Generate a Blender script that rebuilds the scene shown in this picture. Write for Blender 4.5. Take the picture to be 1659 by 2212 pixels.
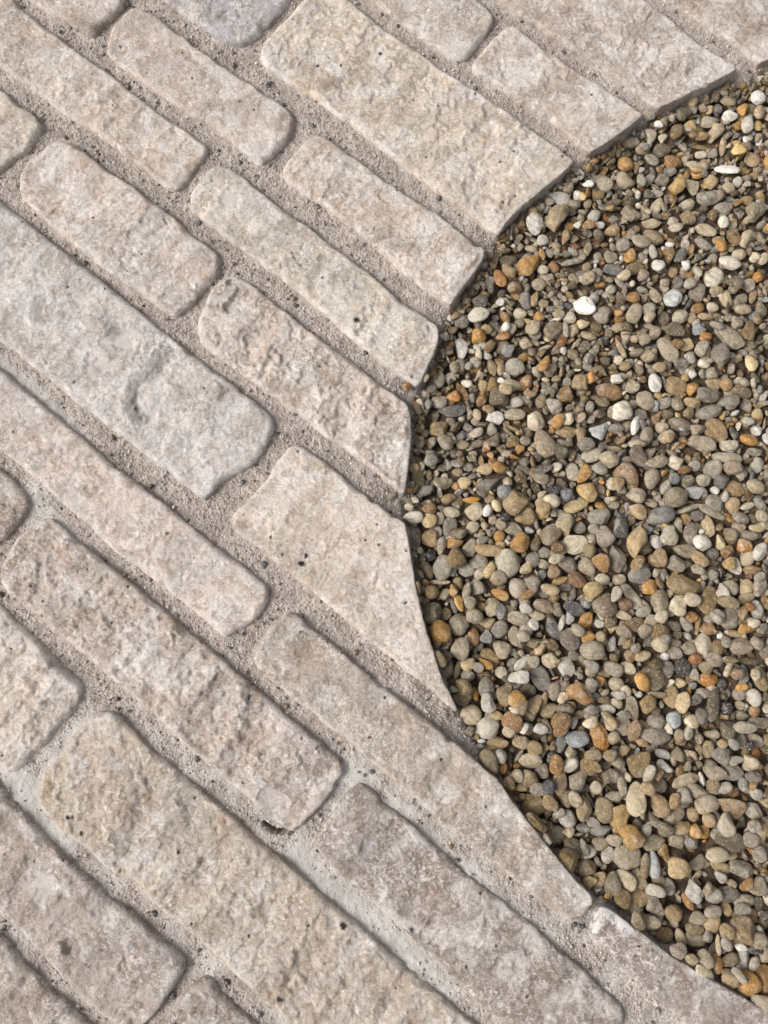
import bpy, math, random
import numpy as np
from mathutils import Vector, Matrix, Euler
from mathutils.geometry import delaunay_2d_cdt
from mathutils.kdtree import KDTree

random.seed(11)
rng = np.random.default_rng(11)
scene = bpy.context.scene
for o in list(bpy.data.objects):
    bpy.data.objects.remove(o)
R = math.radians
C = scene.collection

# ------------------------------------------------------------------ camera
TILT = R(9.5)          # phone held over the ground, tipped a little forward
DIST = 0.60
cam_d = bpy.data.cameras.new('camera')
cam_d.sensor_fit = 'HORIZONTAL'
cam_d.sensor_width = 36.0
cam_d.lens = 36.0
cam_d.clip_start = 0.01
cam_d.clip_end = 200.0
cam = bpy.data.objects.new('camera', cam_d)
C.objects.link(cam)
cam.location = (0.0, -DIST * math.sin(TILT), DIST * math.cos(TILT))
cam.rotation_euler = (TILT, 0, 0)
scene.camera = cam

# ------------------------------------------------------------------ world and sun (bright overcast, light from the left)
SUN_EL, SUN_AZ = R(42), R(264)     # azimuth clockwise from +Y
world = bpy.data.worlds.new('World')
scene.world = world
world.use_nodes = True
nt = world.node_tree
bg = nt.nodes['Background']
sky = nt.nodes.new('ShaderNodeTexSky')
sky.sky_type = 'NISHITA'
sky.sun_disc = False
sky.sun_elevation = SUN_EL
sky.sun_rotation = SUN_AZ
sky.air_density = 1.0
sky.dust_density = 6.0
hsv = nt.nodes.new('ShaderNodeHueSaturation')
hsv.inputs['Saturation'].default_value = 0.22
nt.links.new(sky.outputs[0], hsv.inputs['Color'])
nt.links.new(hsv.outputs[0], bg.inputs['Color'])
bg.inputs['Strength'].default_value = 0.075
sun_d = bpy.data.lights.new('sun', 'SUN')
sun_d.energy = 1.5
sun_d.angle = R(26)
sun_d.color = (1.0, 0.965, 0.945)
sun = bpy.data.objects.new('sun', sun_d)
C.objects.link(sun)
sdir = Vector((math.sin(SUN_AZ) * math.cos(SUN_EL), math.cos(SUN_AZ) * math.cos(SUN_EL), math.sin(SUN_EL)))
sun.rotation_euler = sdir.to_track_quat('Z', 'Y').to_euler()
scene.view_settings.view_transform = 'Standard'
scene.view_settings.look = 'None'
scene.view_settings.gamma = 1.0
scene.view_settings.use_curve_mapping = False
scene.view_settings.exposure = 0.77
scene.render.engine = 'CYCLES'

# ------------------------------------------------------------------ helpers
FW = 1659.0            # the traced outlines are in a 1659 x 2212 frame
ct, st = math.cos(TILT), math.sin(TILT)


def ground(px, py, z=0.0):
    """Points of the 1659 x 2212 frame brought down to the plane at height z."""
    px = np.asarray(px, float)
    py = np.asarray(py, float)
    x = (px - FW / 2) / FW
    y = -(py - 1106.0) / FW
    dx, dy, dz = x, y * ct + st, y * st - ct
    t = (z - cam.location.z) / dz
    return np.stack([cam.location.x + dx * t, cam.location.y + dy * t], -1)


_perm = rng.permutation(256)
_perm = np.concatenate([_perm, _perm, _perm])
_ang = rng.random(256) * 2 * np.pi
_gx, _gy = np.cos(_ang), np.sin(_ang)


def perlin(x, y, seed=0):
    x = x + seed * 17.31
    y = y - seed * 9.77
    xi, yi = np.floor(x).astype(int), np.floor(y).astype(int)
    xf, yf = x - xi, y - yi
    xi &= 255
    yi &= 255
    u = xf * xf * xf * (xf * (xf * 6 - 15) + 10)
    v = yf * yf * yf * (yf * (yf * 6 - 15) + 10)

    def g(a, b, fx, fy):
        h = _perm[_perm[a & 255] + (b & 255)]
        return _gx[h] * fx + _gy[h] * fy
    n00, n10 = g(xi, yi, xf, yf), g(xi + 1, yi, xf - 1, yf)
    n01, n11 = g(xi, yi + 1, xf, yf - 1), g(xi + 1, yi + 1, xf - 1, yf - 1)
    return 1.5 * ((n00 * (1 - u) + n10 * u) * (1 - v) + (n01 * (1 - u) + n11 * u) * v)


def fbm(x, y, size, octaves=4, gain=0.5, seed=0):
    s = np.zeros_like(x)
    a, f = 1.0, 1.0 / size
    for k in range(octaves):
        s += a * perlin(x * f, y * f, seed + k * 3)
        a *= gain
        f *= 2.03
    return s


def sstep(a, b, x):
    t = np.clip((x - a) / (b - a), 0, 1)
    return t * t * (3 - 2 * t)


def mesh_np(name, V, F, mat=None, smooth=True, point_cols=None, point_floats=None):
    V = np.asarray(V, np.float32)
    F = np.asarray(F, np.int32)
    me = bpy.data.meshes.new(name)
    n = F.shape[1]
    me.vertices.add(len(V))
    me.vertices.foreach_set('co', V.ravel())
    me.loops.add(F.size)
    me.loops.foreach_set('vertex_index', F.ravel())
    me.polygons.add(len(F))
    me.polygons.foreach_set('loop_start', np.arange(0, F.size, n, dtype=np.int32))
    me.polygons.foreach_set('loop_total', np.full(len(F), n, np.int32))
    me.polygons.foreach_set('use_smooth', np.full(len(F), smooth, bool))
    for k, v in (point_cols or {}).items():
        a = me.attributes.new(k, 'FLOAT_COLOR', 'POINT')
        a.data.foreach_set('color', np.asarray(v, np.float32).ravel())
    for k, v in (point_floats or {}).items():
        a = me.attributes.new(k, 'FLOAT', 'POINT')
        a.data.foreach_set('value', np.asarray(v, np.float32).ravel())
    me.update()
    me.validate()
    if mat:
        me.materials.append(mat)
    return me


def link(name, me, parent=None, kind=None, label=None, cat=None, group=None):
    o = bpy.data.objects.new(name, me)
    C.objects.link(o)
    if parent:
        o.parent = parent
    if kind:
        o['kind'] = kind
    if label:
        o['label'] = label
    if cat:
        o['category'] = cat
    if group:
        o['group'] = group
    return o


def lin(rgb):
    c = np.asarray(rgb, float) / 255.0
    return np.where(c <= 0.04045, c / 12.92, ((c + 0.055) / 1.055) ** 2.4)


def seg_sdf(P, poly, closed=True):
    """Signed distance of points to a polygon (negative inside) and the nearest outline vertex."""
    A = poly
    B = np.roll(poly, -1, 0)
    if not closed:
        A, B = poly[:-1], poly[1:]
    out = np.empty(len(P))
    near = np.empty(len(P), int)
    ins = np.zeros(len(P), bool)
    ch = max(1, int(3e6 // len(A)))
    for i in range(0, len(P), ch):
        p = P[i:i + ch]
        d = B - A
        w = p[:, None, :] - A[None]
        t = np.clip((w * d).sum(-1) / np.maximum((d * d).sum(-1), 1e-18), 0, 1)
        q = w - t[..., None] * d
        dd = (q * q).sum(-1)
        k = dd.argmin(1)
        out[i:i + ch] = np.sqrt(dd[np.arange(len(p)), k])
        near[i:i + ch] = k
        if closed:
            y = p[:, 1:2]
            c1 = (A[None, :, 1] <= y) != (B[None, :, 1] <= y)
            dy = np.where(np.abs(d[:, 1]) < 1e-15, 1e-15, d[:, 1])
            xx = A[None, :, 0] + (y - A[None, :, 1]) * (d[:, 0] / dy)[None]
            ins[i:i + ch] = ((c1 & (p[:, 0:1] < xx)).sum(1) % 2) == 1
    if closed:
        out = np.where(ins, -out, out)
    return out, near


def dense_sdf(P, poly, closed=True, step=0.00035):
    """Like seg_sdf for many points: nearest point of a densely resampled outline, side from its normal (negative on the inner side)."""
    q = resample(poly, step, closed)
    t = (np.roll(q, -1, 0) - np.roll(q, 1, 0)) if closed else np.gradient(q, axis=0)
    nr = np.stack([t[:, 1], -t[:, 0]], -1)
    nr /= np.linalg.norm(nr, axis=1)[:, None]
    return kd_sdf(P, q, nr)


def kd_sdf(P, q, nr):
    kd = KDTree(len(q))
    for k, (a, b_) in enumerate(q.tolist()):
        kd.insert((a, b_, 0.0), k)
    kd.balance()
    f = kd.find
    k = np.fromiter((f((a, b_, 0.0))[1] for a, b_ in P.tolist()), int, len(P))
    v = P - q[k]
    d = np.hypot(v[:, 0], v[:, 1])
    return np.where((v * nr[k]).sum(1) < 0, -d, d), k


def chaikin(p, n):
    for _ in range(n):
        q = np.roll(p, -1, 0)
        p = np.stack([0.75 * p + 0.25 * q, 0.25 * p + 0.75 * q], 1).reshape(-1, 2)
    return p


def resample(p, step, closed=True):
    q = np.vstack([p, p[:1]]) if closed else p
    d = np.r_[0, np.cumsum(np.linalg.norm(np.diff(q, axis=0), axis=1))]
    n = max(8, int(round(d[-1] / step)))
    s = np.linspace(0, d[-1], n, endpoint=not closed)
    return np.stack([np.interp(s, d, q[:, 0]), np.interp(s, d, q[:, 1])], -1)


# ------------------------------------------------------------------ materials
def new_mat(name):
    m = bpy.data.materials.new(name)
    m.use_nodes = True
    n = m.node_tree.nodes
    return m, n, m.node_tree.links, n['Principled BSDF']


class NB:
    """Small node builder."""
    def __init__(s, m):
        s.n, s.l = m.node_tree.nodes, m.node_tree.links

    def node(s, t, **kw):
        nd = s.n.new(t)
        for k, v in kw.items():
            setattr(nd, k, v)
        return nd

    def put(s, sock, v):
        if isinstance(v, bpy.types.NodeSocket):
            s.l.new(v, sock)
        else:
            sock.default_value = v

    def noise(s, vec, scale, detail=4, rough=0.55, dist=0.0):
        nd = s.node('ShaderNodeTexNoise')
        s.put(nd.inputs['Vector'], vec)
        nd.inputs['Scale'].default_value = scale
        nd.inputs['Detail'].default_value = detail
        nd.inputs['Roughness'].default_value = rough
        nd.inputs['Distortion'].default_value = dist
        return nd.outputs['Fac']

    def voro(s, vec, scale, feature='F1', out='Distance', rnd=1.0):
        nd = s.node('ShaderNodeTexVoronoi', feature=feature)
        s.put(nd.inputs['Vector'], vec)
        nd.inputs['Scale'].default_value = scale
        nd.inputs['Randomness'].default_value = rnd
        return nd.outputs[out]

    def ramp(s, fac, a, b, lo=0.0, hi=1.0):
        nd = s.node('ShaderNodeMapRange', interpolation_type='SMOOTHSTEP')
        s.put(nd.inputs['Value'], fac)
        nd.inputs['From Min'].default_value = a
        nd.inputs['From Max'].default_value = b
        nd.inputs['To Min'].default_value = lo
        nd.inputs['To Max'].default_value = hi
        return nd.outputs['Result']

    def math(s, op, a, b=0.0):
        nd = s.node('ShaderNodeMath', operation=op)
        s.put(nd.inputs[0], a)
        s.put(nd.inputs[1], b)
        return nd.outputs[0]

    def vadd(s, a, b):
        nd = s.node('ShaderNodeVectorMath', operation='ADD')
        s.put(nd.inputs[0], a)
        s.put(nd.inputs[1], b)
        return nd.outputs[0]

    def vscale(s, a, b):
        nd = s.node('ShaderNodeVectorMath', operation='SCALE')
        s.put(nd.inputs[0], a)
        s.put(nd.inputs['Scale'], b)
        return nd.outputs[0]

    def mix(s, f, a, b, mode='MIX'):
        nd = s.node('ShaderNodeMix', data_type='RGBA', blend_type=mode)
        s.put(nd.inputs[0], f)
        s.put(nd.inputs[6], a)
        s.put(nd.inputs[7], b)
        return nd.outputs[2]

    def bump(s, h, dist, strength=1.0, normal=None):
        nd = s.node('ShaderNodeBump')
        nd.inputs['Strength'].default_value = strength
        nd.inputs['Distance'].default_value = dist
        s.put(nd.inputs['Height'], h)
        if normal:
            s.put(nd.inputs['Normal'], normal)
        return nd.outputs[0]

    def attr(s, name, typ='GEOMETRY', out='Color'):
        nd = s.node('ShaderNodeAttribute', attribute_type=typ, attribute_name=name)
        return nd.outputs[out]


def rgba(r, g, b, k=1.0):
    v = lin((r, g, b)) * k
    return (float(v[0]), float(v[1]), float(v[2]), 1.0)


def limestone():
    m, n, l, bs = new_mat('tumbled_limestone')
    b = NB(m)
    pos = b.node('ShaderNodeNewGeometry').outputs['Position']
    oi = b.node('ShaderNodeObjectInfo')
    base = oi.outputs['Color']
    comb = b.node('ShaderNodeCombineXYZ')
    l.new(oi.outputs['Random'], comb.inputs[0])
    l.new(oi.outputs['Random'], comb.inputs[2])
    v = b.vadd(pos, b.vscale(comb.outputs[0], 3.0))
    tint = b.attr('tint')
    # broad tone patches
    c = b.mix(b.ramp(b.noise(v, 24, 4, 0.55, 0.5), 0.44, 0.60), base, tint)
    c = b.mix(b.ramp(b.noise(v, 55, 8, 0.70, 0.9), 0.46, 0.60, 0.0, 0.9), c,
              b.mix(1.0, c, (0.70, 0.63, 0.57, 1), 'MULTIPLY'))
    pale = b.ramp(b.noise(b.vadd(v, (0.31, 0.17, 0.0)), 27, 7, 0.64, 1.0), 0.48, 0.62)
    c = b.mix(b.math('MULTIPLY', pale, 0.72), c, rgba(238, 230, 223))
    # ochre mineral streaks
    c = b.mix(b.math('MULTIPLY', b.ramp(b.noise(v, 34, 4, 0.6, 1.2), 0.60, 0.76), 0.22), c, rgba(186, 164, 130))
    # chalky white crystalline flecks and thin crinkled veins
    w = b.ramp(b.noise(v, 160, 8, 0.78, 1.8), 0.49, 0.56)
    w = b.math('MULTIPLY', w, b.ramp(b.noise(v, 36, 3), 0.36, 0.60, 0.18, 1.0))
    c = b.mix(b.math('MULTIPLY', w, 0.8), c, rgba(240, 233, 227))
    vn = b.math('ABSOLUTE', b.math('SUBTRACT', b.noise(v, 85, 5, 0.65, 2.6), 0.5))
    vein = b.math('MULTIPLY', b.ramp(vn, 0.004, 0.030, 1, 0), b.ramp(b.noise(v, 48, 4), 0.42, 0.58, 0.0, 0.7))
    c = b.mix(vein, c, rgba(238, 232, 227))
    # brown mottling between the flecks
    mo = b.math('MULTIPLY', b.ramp(b.noise(b.vadd(v, (0.7, 0.2, 0.0)), 215, 6, 0.74, 1.0), 0.49, 0.60), b.ramp(b.noise(v, 33, 3), 0.35, 0.65, 0.9, 0.35))
    c = b.mix(b.math('MULTIPLY', mo, 0.55), c, rgba(150, 131, 114))
    # fine grain, light and dark
    g1 = b.noise(v, 640, 4, 0.8)
    c = b.mix(b.ramp(g1, 0.55, 0.66, 0, 0.6), c, rgba(118, 103, 92))
    c = b.mix(b.ramp(b.noise(v, 520, 4, 0.8), 0.56, 0.65, 0, 0.6), c, rgba(240, 234, 229))
    # grey-blue smudges
    c = b.mix(b.math('MULTIPLY', b.ramp(b.noise(v, 30, 5, 0.6), 0.64, 0.74), 0.35), c, rgba(200, 199, 202))
    # pin-holes and small dark inclusions
    vd = b.voro(b.vadd(v, b.vscale(b.noise(v, 300, 2), 0.002)), 95)
    pick = b.voro(v, 95, 'F1', 'Color')
    sel = b.node('ShaderNodeSeparateColor')
    l.new(pick, sel.inputs[0])
    pit = b.math('MULTIPLY', b.ramp(vd, 0.08, 0.14, 1, 0), b.ramp(sel.outputs[0], 0.80, 0.82))
    c = b.mix(b.math('MULTIPLY', pit, 0.8), c, rgba(70, 62, 56))
    # lime haze left by the grout, dry paste patches and dark marks kept per vertex
    lime = b.attr('lime', out='Fac')
    c = b.mix(b.math('MULTIPLY', lime, b.ramp(b.noise(v, 170, 5, 0.75), 0.42, 0.62)), c, rgba(232, 226, 221))
    c = b.mix(b.attr('paste', out='Fac'), c, rgba(190, 183, 177))
    c = b.mix(b.attr('mark', out='Fac'), c, rgba(48, 43, 40))
    l.new(c, bs.inputs['Base Color'])
    bs.inputs['Roughness'].default_value = 0.82
    bs.inputs['Specular IOR Level'].default_value = 0.3
    h = b.math('ADD', b.math('MULTIPLY', b.noise(v, 170, 10, 0.80, 1.6), 1.0), b.math('MULTIPLY', vein, 0.15))
    h = b.math('SUBTRACT', h, b.math('MULTIPLY', pit, 0.8))
    sm = b.math('SUBTRACT', 1.0, b.math('MULTIPLY', b.attr('paste', out='Fac'), 0.8))
    l.new(b.bump(b.math('MULTIPLY', h, sm), 0.0027, 1.0), bs.inputs['Normal'])
    return m


def mortar():
    m, n, l, bs = new_mat('sandy_mortar')
    b = NB(m)
    v = b.node('ShaderNodeNewGeometry').outputs['Position']
    paste = b.attr('paste', out='Fac')
    c = b.mix(b.ramp(b.noise(v, 90, 5, 0.65), 0.35, 0.68), rgba(160, 148, 140), rgba(194, 182, 174))
    c = b.mix(b.ramp(b.noise(v, 700, 3, 0.7), 0.48, 0.70, 0, 0.6), c, rgba(122, 111, 102))
    cp = b.mix(b.ramp(b.noise(v, 45, 5, 0.6), 0.4, 0.65), rgba(172, 167, 161), rgba(194, 190, 184))
    c = b.mix(paste, c, cp)
    vd = b.voro(v, 130)
    pick = b.node('ShaderNodeSeparateColor')
    l.new(b.voro(v, 130, 'F1', 'Color'), pick.inputs[0])
    spk = b.math('MULTIPLY', b.ramp(vd, 0.10, 0.20, 1, 0), b.ramp(pick.outputs[0], 0.88, 0.9))
    c = b.mix(b.math('MULTIPLY', spk, 0.85), c, rgba(86, 86, 88))
    l.new(c, bs.inputs['Base Color'])
    bs.inputs['Roughness'].default_value = 0.9
    bs.inputs['Specular IOR Level'].default_value = 0.2
    rough = b.math('SUBTRACT', 1.0, b.math('MULTIPLY', paste, 0.75))
    h = b.math('ADD', b.noise(v, 420, 4, 0.7), b.math('MULTIPLY', b.voro(v, 520), -0.8))
    l.new(b.bump(b.math('MULTIPLY', h, rough), 0.0016, 0.9), bs.inputs['Normal'])
    return m


def grain_mat():
    m, n, l, bs = new_mat('sand_and_grit')
    b = NB(m)
    v = b.node('ShaderNodeNewGeometry').outputs['Position']
    c = b.mix(b.ramp(b.noise(v, 900, 2, 0.6), 0.4, 0.7, 0, 0.35), b.attr('tone'), rgba(226, 214, 198))
    l.new(c, bs.inputs['Base Color'])
    bs.inputs['Roughness'].default_value = 0.8
    bs.inputs['Specular IOR Level'].default_value = 0.25
    return m


def pebble_mat(individual):
    m, n, l, bs = new_mat('pebble_stone' if individual else 'gravel_stone')
    b = NB(m)
    pos = b.node('ShaderNodeNewGeometry').outputs['Position']
    if individual:
        oi = b.node('ShaderNodeObjectInfo')
        col, rnd, al = oi.outputs['Color'], oi.outputs['Random'], oi.outputs['Alpha']
    else:
        a = b.node('ShaderNodeAttribute', attribute_type='GEOMETRY', attribute_name='tone')
        col, al = a.outputs['Color'], a.outputs['Alpha']
        rnd = b.attr('seed', out='Fac')
    comb = b.node('ShaderNodeCombineXYZ')
    for k in range(3):
        l.new(b.math('MULTIPLY', rnd, 3.0 + 1.7 * k), comb.inputs[k])
    v = b.vadd(pos, comb.outputs[0])
    r2 = b.math('FRACT', b.math('MULTIPLY', rnd, 37.7))
    r3 = b.math('FRACT', b.math('MULTIPLY', rnd, 91.3))
    # patches, bands, speckle, dust
    c = b.mix(b.ramp(b.noise(v, 130, 4, 0.6, 0.5), 0.36, 0.68, 0, 0.75), col, b.mix(1.0, col, (0.62, 0.58, 0.50, 1), 'MULTIPLY'))
    wv = b.node('ShaderNodeTexWave', wave_type='BANDS', bands_direction='DIAGONAL')
    l.new(v, wv.inputs['Vector'])
    wv.inputs['Scale'].default_value = 70
    wv.inputs['Distortion'].default_value = 7
    wv.inputs['Detail'].default_value = 3
    band = b.math('MULTIPLY', b.ramp(wv.outputs['Fac'], 0.45, 0.8), b.ramp(r2, 0.66, 0.76, 0, 0.45))
    c = b.mix(band, c, b.mix(1.0, c, (0.60, 0.52, 0.41, 1), 'MULTIPLY'))
    md = b.noise(b.vadd(v, (0.4, 0.1, 0.2)), 340, 5, 0.72, 0.6)
    lum = b.node('ShaderNodeRGBToBW')
    l.new(col, lum.inputs[0])
    c = b.mix(b.math('MULTIPLY', b.ramp(md, 0.51, 0.61, 0, 0.6), b.ramp(lum.outputs[0], 0.45, 0.75, 1.0, 0.25)), c, b.mix(1.0, c, (0.60, 0.54, 0.46, 1), 'MULTIPLY'))
    c = b.mix(b.ramp(md, 0.47, 0.38, 0, 0.45), c, b.mix(1.0, c, (1.45, 1.42, 1.38, 1), 'MULTIPLY'))
    fine = b.noise(v, 900, 3, 0.75)
    c = b.mix(b.math('MULTIPLY', b.ramp(fine, 0.50, 0.66), b.ramp(r3, 0.1, 0.9, 0.2, 0.65)), c,
              b.mix(1.0, c, (0.46, 0.42, 0.36, 1), 'MULTIPLY'))
    c = b.mix(b.ramp(b.noise(v, 640, 3, 0.7), 0.54, 0.68, 0, 0.5), c, rgba(226, 218, 206))
    c = b.mix(b.math('MULTIPLY', b.ramp(b.noise(v, 75, 4, 0.65), 0.50, 0.70), 0.4), c, rgba(204, 192, 174))
    l.new(c, bs.inputs['Base Color'])
    l.new(al, bs.inputs['Roughness'])
    bs.inputs['Specular IOR Level'].default_value = 0.55
    h = b.math('ADD', b.noise(v, 300, 7, 0.74), b.math('MULTIPLY', fine, 0.25))
    st_ = b.ramp(al, 0.35, 0.75, 0.25, 1.0)
    l.new(b.bump(b.math('MULTIPLY', h, st_), 0.0036, 1.0), bs.inputs['Normal'])
    return m


def soil_mat():
    m, n, l, bs = new_mat('dark_soil')
    b = NB(m)
    v = b.node('ShaderNodeNewGeometry').outputs['Position']
    c = b.mix(b.ramp(b.noise(v, 160, 5, 0.7), 0.35, 0.7), rgba(58, 46, 34), rgba(110, 92, 72))
    l.new(c, bs.inputs['Base Color'])
    bs.inputs['Roughness'].default_value = 0.95
    l.new(b.bump(b.noise(v, 500, 4, 0.7), 0.002, 1.0), bs.inputs['Normal'])
    return m


M_STONE, M_MORTAR, M_GRAIN = limestone(), mortar(), grain_mat()
M_PEB, M_GRAVEL, M_SOIL = pebble_mat(True), pebble_mat(False), soil_mat()

# ------------------------------------------------------------------ the setting: soil sheet
soil = link('ground', mesh_np('ground', [(-60, -60, -.0205), (60, -60, -.0205), (60, 60, -.0205), (-60, 60, -.0205)], [(0, 1, 2, 3)], M_SOIL),
            kind='structure', label='dark soil showing in the gaps under the gravel', cat='ground')

# ------------------------------------------------------------------ traced paving stones
# tile: origin in the 1659-wide frame; tile pixels are 0.4 of a frame pixel
TL = {1: (0, 0), 2: (530.9, 0), 3: (995.4, 0), 4: (0, 530.9), 5: (464.5, 530.9), 6: (0, 1061.7), 7: (530.9, 1061.7),
      8: (0, 1548.1), 9: (530.9, 1548.1), 10: (995.4, 1548.1)}


def tp(tile, *pts):
    ox, oy = TL[tile]
    return [(ox + 0.4 * x, oy + 0.4 * y) for x, y in pts]


STONES = []
# face and patch tones in tracing order; lower stones darkened to imitate light falloff
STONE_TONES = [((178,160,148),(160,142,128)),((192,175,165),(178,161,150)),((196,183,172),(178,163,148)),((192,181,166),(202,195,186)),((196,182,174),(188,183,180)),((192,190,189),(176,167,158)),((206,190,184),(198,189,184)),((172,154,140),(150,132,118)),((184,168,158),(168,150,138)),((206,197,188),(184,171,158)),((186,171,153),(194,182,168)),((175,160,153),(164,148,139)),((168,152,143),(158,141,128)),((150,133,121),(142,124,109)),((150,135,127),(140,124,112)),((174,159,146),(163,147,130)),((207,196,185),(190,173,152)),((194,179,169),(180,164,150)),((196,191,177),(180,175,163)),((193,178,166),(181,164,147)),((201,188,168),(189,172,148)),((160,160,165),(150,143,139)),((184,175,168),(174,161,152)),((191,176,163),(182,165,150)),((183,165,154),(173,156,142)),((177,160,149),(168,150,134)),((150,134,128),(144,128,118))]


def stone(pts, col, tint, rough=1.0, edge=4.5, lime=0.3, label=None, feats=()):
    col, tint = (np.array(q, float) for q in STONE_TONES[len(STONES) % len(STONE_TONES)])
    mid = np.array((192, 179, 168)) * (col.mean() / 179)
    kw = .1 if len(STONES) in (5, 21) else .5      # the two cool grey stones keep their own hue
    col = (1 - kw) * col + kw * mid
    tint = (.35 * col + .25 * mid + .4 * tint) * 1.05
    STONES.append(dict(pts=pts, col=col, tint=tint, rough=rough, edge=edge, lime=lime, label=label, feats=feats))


PINK, BEI, GREY, TAN, COOL = (199, 181, 168), (202, 185, 160), (194, 186, 177), (186, 164, 138), (186, 184, 184)
PK2, BR = (190, 168, 154), (176, 158, 141)
# upper rows
stone(tp(1, (-450, -440), (-60, -165), (170, 0), (430, 160), (470, 180), (500, 182), (555, 125), (625, 55), (660, 15), (676, -20), (660, -60), (400, -250), (-100, -600)), PK2, TAN, .6, label='pinkish beige stone cut off at the upper left')
stone(tp(1, (575, 285), (575, 240), (590, 190), (620, 110), (690, 42), (750, 26), (810, 58), (900, 120), (1060, 255), (1200, 350), (1400, 480), (1540, 570), (1582, 612), (1588, 655), (1560, 720), (1500, 800), (1435, 870), (1400, 882), (1360, 850), (1150, 690), (900, 520), (700, 390), (610, 318)), PK2, (184, 166, 150), .5)
stone(tp(1, (-500, -470), (75, 0), (290, 180), (480, 320), (560, 365), (750, 520), (950, 670), (1090, 758), (1117, 790), (1102, 830), (1060, 900), (1000, 980), (950, 1017), (900, 1010), (870, 985), (600, 770), (400, 640), (200, 500), (0, 350), (-400, 60)), (198, 182, 166), TAN, .8, feats=[('crack', 1, (765, 585), (690, 685), 60)])
stone(tp(1, (-350, 230), (0, 480), (100, 560), (200, 632), (230, 665), (212, 712), (172, 760), (150, 800), (80, 842), (20, 890), (-40, 935), (-90, 940), (-350, 740)), BEI, GREY, .8)
stone(tp(1, (110, 1060), (97, 1000), (105, 940), (140, 885), (190, 830), (260, 772), (330, 745), (395, 772), (440, 810), (600, 930), (800, 1070), (960, 1190), (1000, 1238), (1140, 1340), (1182, 1376), (1187, 1415), (1165, 1480), (1110, 1560), (1020, 1650), (960, 1700), (925, 1702), (870, 1660), (700, 1547), (450, 1360), (300, 1240), (150, 1100)), PINK, GREY, .9)
stone(tp(4, (-500, -630), (0, -242), (100, -167), (320, 8), (550, 185), (720, 330), (950, 520), (1100, 630), (1300, 780), (1420, 880), (1472, 930), (1482, 985), (1450, 1050), (1400, 1140), (1330, 1200), (1200, 1262), (1150, 1330), (1105, 1362), (1060, 1342), (1000, 1290), (800, 1140), (600, 980), (400, 830), (200, 665), (0, 510), (-500, 110)), (193, 184, 174), (181, 165, 146), .75, 5.5,
      label='large greyish stone with a raised ridge across it',
      feats=[('ridge', 4, [(870, 575), (820, 680), (730, 740), (690, 850), (740, 950)], 46, 3.0), ('stain', 4, [(860, 590), (815, 680), (725, 745), (690, 850), (735, 940)], 40, .42), ('stain', 4, [(210, 290), (190, 380)], 40, .3), ('stain', 4, [(590, 430), (610, 480)], 45, .35), ('paste', 4, (850, 880), 120, 75), ('paste', 4, (640, 520), 130, 60), ('paste', 4, (560, 640), 90, 40)])
stone(tp(4, (-400, 330), (0, 665), (100, 750), (250, 880), (480, 1070), (640, 1210), (830, 1350), (1000, 1490), (1200, 1655), (1400, 1797), (1440, 1838), (1450, 1887), (1420, 1957), (1360, 2027), (1290, 2077), (1240, 2112), (1200, 2107), (1130, 2047), (1000, 1937), (800, 1777), (600, 1637), (400, 1450), (200, 1265), (0, 1100), (-400, 770)), (203, 184, 175), GREY, .7, 5, label='long pale pink stone')
stone(tp(4, (-300, 1000), (0, 1215), (60, 1258), (130, 1330), (152, 1390), (122, 1450), (60, 1540), (0, 1602), (-60, 1625), (-300, 1450)), (184, 164, 148), TAN, .9)
stone(tp(6, (20, 520), (2, 470), (2, 410), (40, 330), (100, 235), (180, 172), (240, 140), (295, 152), (345, 202), (430, 280), (600, 420), (800, 570), (900, 660), (1000, 750), (1150, 870), (1300, 1000), (1500, 1170), (1659, 1310), (1777, 1400), (1838, 1462), (1856, 1505), (1838, 1560), (1770, 1650), (1680, 1750), (1625, 1812), (1590, 1846), (1550, 1832), (1400, 1706), (1200, 1546), (1000, 1366), (880, 1266), (800, 1180), (600, 1010), (400, 840), (200, 670), (60, 555)), (196, 178, 166), (180, 162, 148), 1.45, 4,
      feats=[('chip', 9, (150, 470), 95, 70), ('gouge', 6, [(580, 495), (490, 530), (500, 580)], 22, 1.2), ('gouge', 6, [(540, 620), (620, 740), (700, 760), (830, 745)], 16, .8), ('ridge', 6, [(1330, 1060), (1260, 1300), (1180, 1420)], 40, 1.5)])
stone(tp(6, (-350, 330), (0, 620), (60, 682), (150, 762), (210, 822), (285, 880), (320, 938), (400, 992), (442, 1035), (437, 1092), (392, 1180), (330, 1270), (200, 1400), (100, 1500), (50, 1526), (0, 1502), (-350, 1230)), (200, 186, 174), GREY, 1.3, 6, label='chalky pale stone with a knobbly worn corner',
      feats=[('ridge', 6, [(250, 930), (120, 990), (170, 1100), (240, 1160)], 30, 1.6)])
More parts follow.
